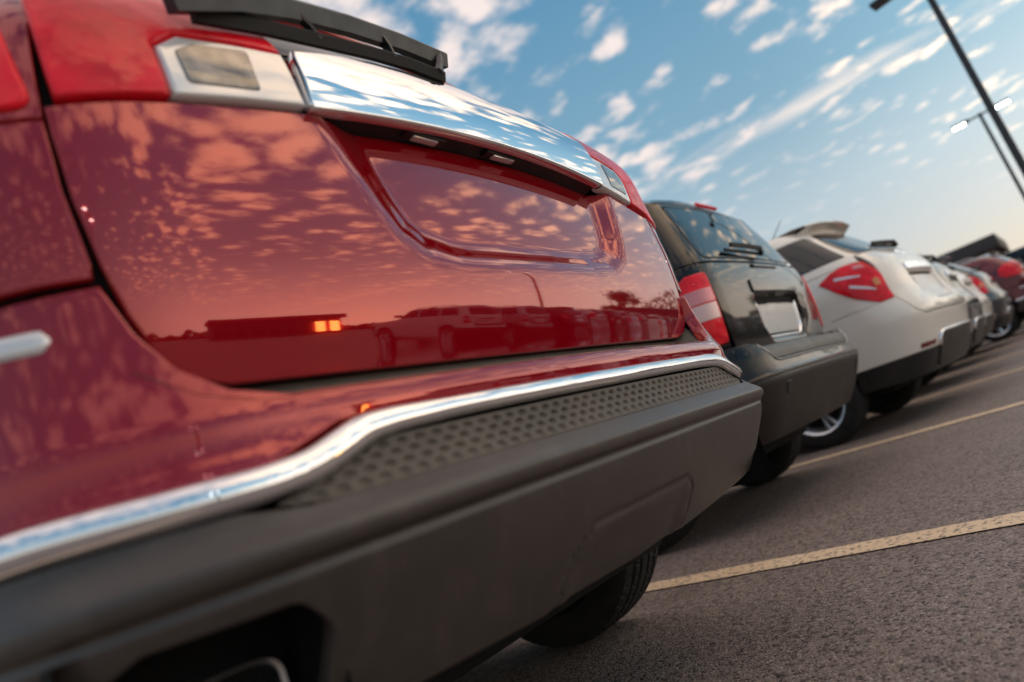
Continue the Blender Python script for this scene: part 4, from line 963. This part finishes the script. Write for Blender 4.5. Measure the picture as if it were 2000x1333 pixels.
# ENV
# ------------------------------------------------------------------ ground
def asphalt():
    m = material('asphalt', (0.05, 0.045, 0.043), 0, 0.62, spec=0.4); n, l, b = nodes_of(m)
    t = n.new('ShaderNodeTexCoord'); src = t.outputs['Object']
    def nz(s, d=4, r=0.6):
        k = n.new('ShaderNodeTexNoise'); l.new(src, k.inputs['Vector']); k.inputs['Scale'].default_value = s; k.inputs['Detail'].default_value = d; k.inputs['Roughness'].default_value = r; return k.outputs[0]
    def rng_(f, a, b_, c, d):
        k = n.new('ShaderNodeMapRange'); l.new(f, k.inputs[0])
        for i, q in enumerate((a, b_, c, d)): k.inputs[i + 1].default_value = q
        return k.outputs[0]
    def mixc(f, a, b_, bl='MIX'):
        k = n.new('ShaderNodeMix'); k.data_type = 'RGBA'; k.blend_type = bl
        for i, q in ((0, f), (6, a), (7, b_)):
            if isinstance(q, (float, int)): k.inputs[i].default_value = q
            elif isinstance(q, tuple): k.inputs[i].default_value = (*q, 1)
            else: l.new(q, k.inputs[i])
        return k.outputs[2]
    vo = n.new('ShaderNodeTexVoronoi'); l.new(src, vo.inputs['Vector']); vo.inputs['Scale'].default_value = 130; vo.inputs['Randomness'].default_value = 1
    cs = n.new('ShaderNodeSeparateColor'); l.new(vo.outputs['Color'], cs.inputs[0])
    c1 = mixc(rng_(nz(0.9, 5), 0.35, 0.68, 0, 1), (0.195, 0.148, 0.130), (0.265, 0.205, 0.180))
    c1 = mixc(rng_(nz(0.55, 6, 0.7), 0.56, 0.70, 0, 0.75), c1, (0.075, 0.050, 0.038))
    c2 = mixc(rng_(cs.outputs[0], 0.55, 1.0, 0, 0.75), c1, (0.40, 0.32, 0.285))
    c3 = mixc(rng_(nz(38, 3), 0.52, 0.66, 0, 0.8), c2, (0.07, 0.052, 0.046))
    c4 = mixc(rng_(cs.outputs[1], 0.975, 0.99, 0, 1), c3, (0.30, 0.27, 0.25))
    c4 = mixc(rng_(cs.outputs[2], 0.82, 0.95, 0, 0.8), c4, (0.04, 0.030, 0.026))
    l.new(c4, b.inputs['Base Color']); l.new(rng_(nz(6, 4), 0.3, 0.7, 0.50, 0.72), b.inputs['Roughness'])
    ad = n.new('ShaderNodeMath'); ad.operation = 'ADD'; l.new(rng_(vo.outputs['Distance'], 0, 0.6, 1, 0), ad.inputs[0]); l.new(nz(60, 3), ad.inputs[1])
    bp = n.new('ShaderNodeBump'); l.new(ad.outputs[0], bp.inputs['Height']); bp.inputs['Strength'].default_value = 0.55; bp.inputs['Distance'].default_value = 0.005
    l.new(bp.outputs[0], b.inputs['Normal']); return m
M['asphalt'] = asphalt()
g = mesh_obj('ground', [(-400, -400, 0), (400, -400, 0), (400, 400, 0), (-400, 400, 0)], [(0, 1, 2, 3)], 'asphalt', smooth_=False)
tag(g, 'dark asphalt of the car park', None, None, 'structure')
# ------------------------------------------------------------------ bay lines
def line_paint():
    m = material('yellow_line_paint', (0.62, 0.50, 0.30), 0, 0.6); n, l, b = nodes_of(m)
    t = n.new('ShaderNodeTexCoord')
    def nz(s, d=4):
        k = n.new('ShaderNodeTexNoise'); l.new(t.outputs['Object'], k.inputs['Vector']); k.inputs['Scale'].default_value = s; k.inputs['Detail'].default_value = d; k.inputs['Roughness'].default_value = 0.65; return k.outputs[0]
    mr = n.new('ShaderNodeMapRange'); l.new(nz(55), mr.inputs[0]); mr.inputs[1].default_value = 0.35; mr.inputs[2].default_value = 0.47
    m2 = n.new('ShaderNodeMapRange'); l.new(nz(3), m2.inputs[0]); m2.inputs[1].default_value = 0.3; m2.inputs[2].default_value = 0.7
    c0 = n.new('ShaderNodeMix'); c0.data_type = 'RGBA'; l.new(m2.outputs[0], c0.inputs[0]); c0.inputs[6].default_value = (0.72, 0.52, 0.33, 1); c0.inputs[7].default_value = (0.86, 0.65, 0.44, 1)
    c = n.new('ShaderNodeMix'); c.data_type = 'RGBA'; l.new(mr.outputs[0], c.inputs[0]); c.inputs[6].default_value = (0.07, 0.06, 0.055, 1); l.new(c0.outputs[2], c.inputs[7]); l.new(c.outputs[2], b.inputs['Base Color'])
    bp = n.new('ShaderNodeBump'); l.new(nz(140, 2), bp.inputs['Height']); bp.inputs['Strength'].default_value = 0.5; bp.inputs['Distance'].default_value = 0.004; l.new(bp.outputs[0], b.inputs['Normal'])
    return m
M['line'] = line_paint()
def bay_line(x, y0, y1, w=0.122):
    """painted line with slightly uneven edges"""
    n = 60; V = []; 
    for i in range(n + 1):
        y = y0 + (y1 - y0) * i / n; j = rng.normal(0, 0.0022, 2)
        V += [(x - w / 2 + j[0], y, 0.004), (x + w / 2 + j[1], y, 0.004)]
    o = mesh_obj('bay_line', V, [(2 * i, 2 * i + 1, 2 * i + 3, 2 * i + 2) for i in range(n)], 'line', smooth_=False)
    tag(o, None, None, None, 'structure'); return o
for k in range(-1, 7): bay_line(2.205 + 2.575 * k, -0.95, 5.4)
for k in range(0, 8): bay_line(9.1 + 2.6 * k, -12.4, -6.1)

# ------------------------------------------------------------------ planted island and far ground
M['concrete'] = add_noise(material('concrete_kerb', (0.34, 0.32, 0.29), 0, 0.8), 12, 5, col=((0.28, 0.26, 0.24), (0.40, 0.37, 0.33)), bump=(0.3, 0.003), bump_scale=90)
M['soil'] = add_noise(material('dry_turf', (0.10, 0.09, 0.04), 0, 0.9), 5, 6, col=((0.07, 0.07, 0.025), (0.16, 0.13, 0.05)))
M['grass'] = add_noise(material('yellow_green_grass', (0.14, 0.13, 0.03), 0, 0.7), 3, 3, col=((0.09, 0.10, 0.02), (0.22, 0.18, 0.04)))
def island(x0, x1, y0, y1):
    bm = bmesh.new(); box(bm, (x0, y0, -0.05), (x1, y1, 0.13), 0.03); k = bm_obj('kerb', bm, 'concrete', None, 40); tag(k, None, None, None, 'structure')
    s = mesh_obj('verge', [(x0 + 0.15, y0 + 0.15, 0.134), (x1 - 0.15, y0 + 0.15, 0.134), (x1 - 0.15, y1 - 0.15, 0.134), (x0 + 0.15, y1 - 0.15, 0.134)], [(0, 1, 2, 3)], 'soil', smooth_=False); tag(s, None, None, None, 'structure')
    V, F_ = [], []
    for _ in range(5200):
        x, y = rng.uniform(x0 + 0.17, x1 - 0.17), rng.uniform(y0 + 0.17, y1 - 0.17); a = rng.uniform(0, 6.283); h = rng.uniform(0.06, 0.16); b = rng.normal(0, 0.035, 2); w = 0.006
        i = len(V); V += [(x - w * math.cos(a), y - w * math.sin(a), 0.13), (x + w * math.cos(a), y + w * math.sin(a), 0.13), (x + b[0], y + b[1], 0.13 + h)]; F_.append((i, i + 1, i + 2))
    g_ = mesh_obj('grass', V, F_, 'grass', smooth_=False); tag(g_, 'yellow-green grass on the island at the row end', None, None, 'stuff')
island(18.35, 21.5, -2.2, 5.2)

# ------------------------------------------------------------------ twin-head lamp posts, lit
M['post'] = add_noise(material('dark_post_paint', (0.035, 0.038, 0.045), 0.2, 0.45), 8, 4, rough=(0.38, 0.55))
M['dark_window'] = material('dark_window', (0.02, 0.025, 0.03), 0, 0.05)
M['led'] = material('lit_led_panel', (1, 1, 1), 0, 0.5, emit=(1.0, 0.97, 0.90), estr=10.0)
def lamp_post(x, y, rz, label, H=8.0, lit=True):
    root = empty('lamp_post', (x, y, 0), rz); tag(root, label, 'lamp post', 'twin-head lamp posts of the car park')
    bm = bmesh.new(); bmesh.ops.create_cone(bm, segments=24, radius1=0.30, radius2=0.28, depth=0.75, cap_ends=True, matrix=Matrix.Translation((0, 0, 0.375)))
    bm_obj('footing', bm, 'concrete', root, 40)
    bm = bmesh.new(); box(bm, (-0.16, -0.16, 0.745), (0.16, 0.16, 0.775), 0.005); bm_obj('base_plate', bm, 'post', root, 40)
    bm = bmesh.new(); rings = []
    for z, w in ((0.77, 0.075), (H + 0.06, 0.060)): rings.append([bm.verts.new((sx * w, sy * w, z)) for sx, sy in ((-1, -1), (1, -1), (1, 1), (-1, 1))])
    for i in range(4): bm.faces.new((rings[0][i], rings[0][(i + 1) % 4], rings[1][(i + 1) % 4], rings[1][i]))
    bm.faces.new(rings[1]); bmesh.ops.bevel(bm, geom=[e for e in bm.edges if abs(e.verts[0].co.z - e.verts[1].co.z) > 1], offset=0.012, segments=2, affect='EDGES')
    bm_obj('post', bm, 'post', root, 40)
    for sg in (-1, 1):
        box_obj('arm', (-0.035, min(sg * 0.05, sg * 0.42), H - 0.04), (0.035, max(sg * 0.05, sg * 0.42), H + 0.03), 'post', root, 0.006)
        bm = bmesh.new(); y0, y1 = sorted((sg * 0.40, sg * 1.02))
        box(bm, (-0.19, y0, H - 0.05), (0.19, y1, H + 0.045), 0.012); hd = bm_obj('lamp_head', bm, 'post', root, 40)
        ya, yb = sorted((sg * 0.55, sg * 0.99))
        bm = bmesh.new(); box(bm, (-0.165, ya, H - 0.062), (0.165, yb, H - 0.0505), 0.002); bm_obj('led_panel', bm, 'led' if lit else 'dark_window', hd, 40)
    return root
lamp_post(17.55, -0.27, math.radians(-7), 'near lamp post on the grass island, its lamp unlit', 8.0, False)
lamp_post(32.7, -0.10, math.radians(0), 'far twin-head lamp post with both lamps lit against the sky')
lamp_post(-3.4, -12.6, math.radians(4), 'lamp post behind the camera, mirrored as white glints in the chrome')
lamp_post(21.7, -12.8, math.radians(4), 'lamp post further along the opposite row, mirrored in the car windows')

# ------------------------------------------------------------------ buildings
M['wall_brown'] = add_noise(material('brown_wall', (0.16, 0.13, 0.115), 0, 0.8), 3, 4, col=((0.14, 0.115, 0.10), (0.19, 0.155, 0.135)))
M['fascia'] = add_noise(material('dark_fascia', (0.040, 0.034, 0.036), 0, 0.6), 4, 4, col=((0.032, 0.028, 0.030), (0.052, 0.044, 0.046)))
M['blue_wall'] = add_noise(material('blue_metal_wall', (0.030, 0.055, 0.085), 0.2, 0.5), 4, 4, col=((0.024, 0.046, 0.072), (0.04, 0.066, 0.10)))
M['warm_window'] = material('lit_window', (1, 0.6, 0.25), 0, 0.4, emit=(1.0, 0.50, 0.10), estr=9.0)
M['dark_window'] = M.get('dark_window') or material('dark_window', (0.02, 0.025, 0.03), 0, 0.05)
def store(name, x, y, rz, w, d, h, fascia, wall, lit, label, bays=6):
    root = empty(name, (x, y, 0), rz); tag(root, label, 'building')
    box_obj('wall', (-w / 2, 0, 0), (w / 2, d, h - fascia), wall, root, 0.02)
    box_obj('roof', (-w / 2 - 0.5, -0.5, h - fascia + 0.003), (w / 2 + 0.5, d + 0.5, h), 'fascia' if wall != 'blue_wall' else 'blue_wall', root, 0.05)
    bw = w / bays
    for i in range(bays):
        cx = -w / 2 + bw * (i + 0.5)
        f = box_obj('window', (cx - bw * 0.36, -0.06, 0.5), (cx + bw * 0.36, 0.02, h - fascia - 0.55), 'fascia', root, 0.01)
        box_obj('pane', (cx - bw * 0.33, -0.075, 0.56), (cx + bw * 0.33, -0.062, h - fascia - 0.61), 'warm_window' if i in lit else 'dark_window', f)
    return root
store('shop_building', 55.0, 8.4, math.radians(-90), 11.5, 9, 5.45, 0.9, 'wall_brown', (), 'low building with dark overhanging roof beyond the end of the row')
store('shed_building', 66.0, -12.0, math.radians(-90), 29.0, 10, 4.6, 0.7, 'blue_wall', (), 'low blue metal building at the right edge beyond the maroon SUV', 10)
store('showroom_building', 24.0, -46.0, math.radians(180 + 14), 13.0, 12, 4.0, 0.8, 'wall_brown', (0, 1), 'low showroom with lit windows behind the opposite row', 9)

# ------------------------------------------------------------------ trees on the far side of the lot
M['bark'] = add_noise(material('bark', (0.06, 0.045, 0.035), 0, 0.9), 20, 5, col=((0.04, 0.03, 0.024), (0.085, 0.065, 0.05)))
M['leaf'] = add_noise(material('leaf', (0.055, 0.065, 0.022), 0, 0.6), 1.5, 3, col=((0.04, 0.055, 0.018), (0.085, 0.08, 0.03)))
def tree(x, y, h, label, seed):
    r = random.Random(seed); root = empty('broadleaf_tree', (x, y, 0)); tag(root, label, 'tree', 'trees on the far side of the car park')
    V, F_ = [], []; tips = []
    def limb(p, d, l, rad, lev):
        q = p + d * l; k = len(V); t = d.normalized(); u = t.cross(Vector((0.3, 0.9, 0.2))).normalized(); w = t.cross(u)
        for c_, rr in ((p, rad), (q, rad * 0.62)):
            for i in range(6): a = math.pi * i / 3; V.append(c_ + (u * math.cos(a) + w * math.sin(a)) * rr)
        for i in range(6): F_.append((k + i, k + (i + 1) % 6, k + 6 + (i + 1) % 6, k + 6 + i))
        if lev == 0: tips.append(q); return
        for _ in range(3 + (lev > 2)):
            nd = (d.normalized() + Vector((r.uniform(-.8, .8), r.uniform(-.8, .8), r.uniform(-.1, .6)))).normalized(); limb(q, nd, l * r.uniform(0.6, 0.8), rad * 0.6, lev - 1)
        if lev < 3: tips.append(q)
    limb(Vector((0, 0, -0.1)), Vector((0, 0, 1)), h * 0.32, h * 0.03, 4)
    mesh_obj('trunk', V, F_, 'bark', root)
    LV, LF = [], []
    for tp in tips:
        for _ in range(9):
            c_ = tp + Vector((r.gauss(0, .05 * h), r.gauss(0, .05 * h), r.gauss(0, .045 * h))); n_ = Vector((r.gauss(0, 1), r.gauss(0, 1), r.gauss(0, 1))).normalized(); u = n_.orthogonal().normalized(); w = n_.cross(u); s = h * r.uniform(.008, .018); i = len(LV)
            LV += [c_ - u * s * 1.6, c_ + w * s, c_ + u * s * 1.6, c_ - w * s]; LF.append((i, i + 1, i + 2, i + 3))
    mesh_obj('crown', LV, LF, 'leaf', root, smooth_=False)
for i, (x, y, h, l) in enumerate([(47, -17, 7.0, 'tall loose tree beyond the opposite row, mirrored in the black tailgate'), (52, -21, 5.0, 'smaller tree to the right of the tall loose one')]):
    tree(x, y, h, l, i + 3)

# ------------------------------------------------------------------ far wood along the horizon
V, F_ = [], []
for _ in range(9000):
    a = math.radians(rng.uniform(-100, -4.5)); r_ = rng.uniform(118, 135); top_ = 2.6 + 12.0 * min(1, max(0, (math.degrees(a) + 22) / 8)) + 1.2 * math.sin(a * 23) + 0.9 * math.sin(a * 61 + 1); z = rng.uniform(0.0, max(1.5, top_)); s = rng.uniform(0.25, 0.6)
    c_ = Vector((r_ * math.cos(a), r_ * math.sin(a), z)); n_ = Vector(rng.normal(0, 1, 3)).normalized(); u = n_.orthogonal().normalized(); w = n_.cross(u); i = len(V)
    V += [c_ - u * s * 1.5, c_ + w * s, c_ + u * s * 1.5, c_ - w * s]; F_.append((i, i + 1, i + 2, i + 3))
tag(mesh_obj('far_wood', V, F_, 'leaf', smooth_=False), 'low dark far-off wood along the horizon', None, None, 'stuff')
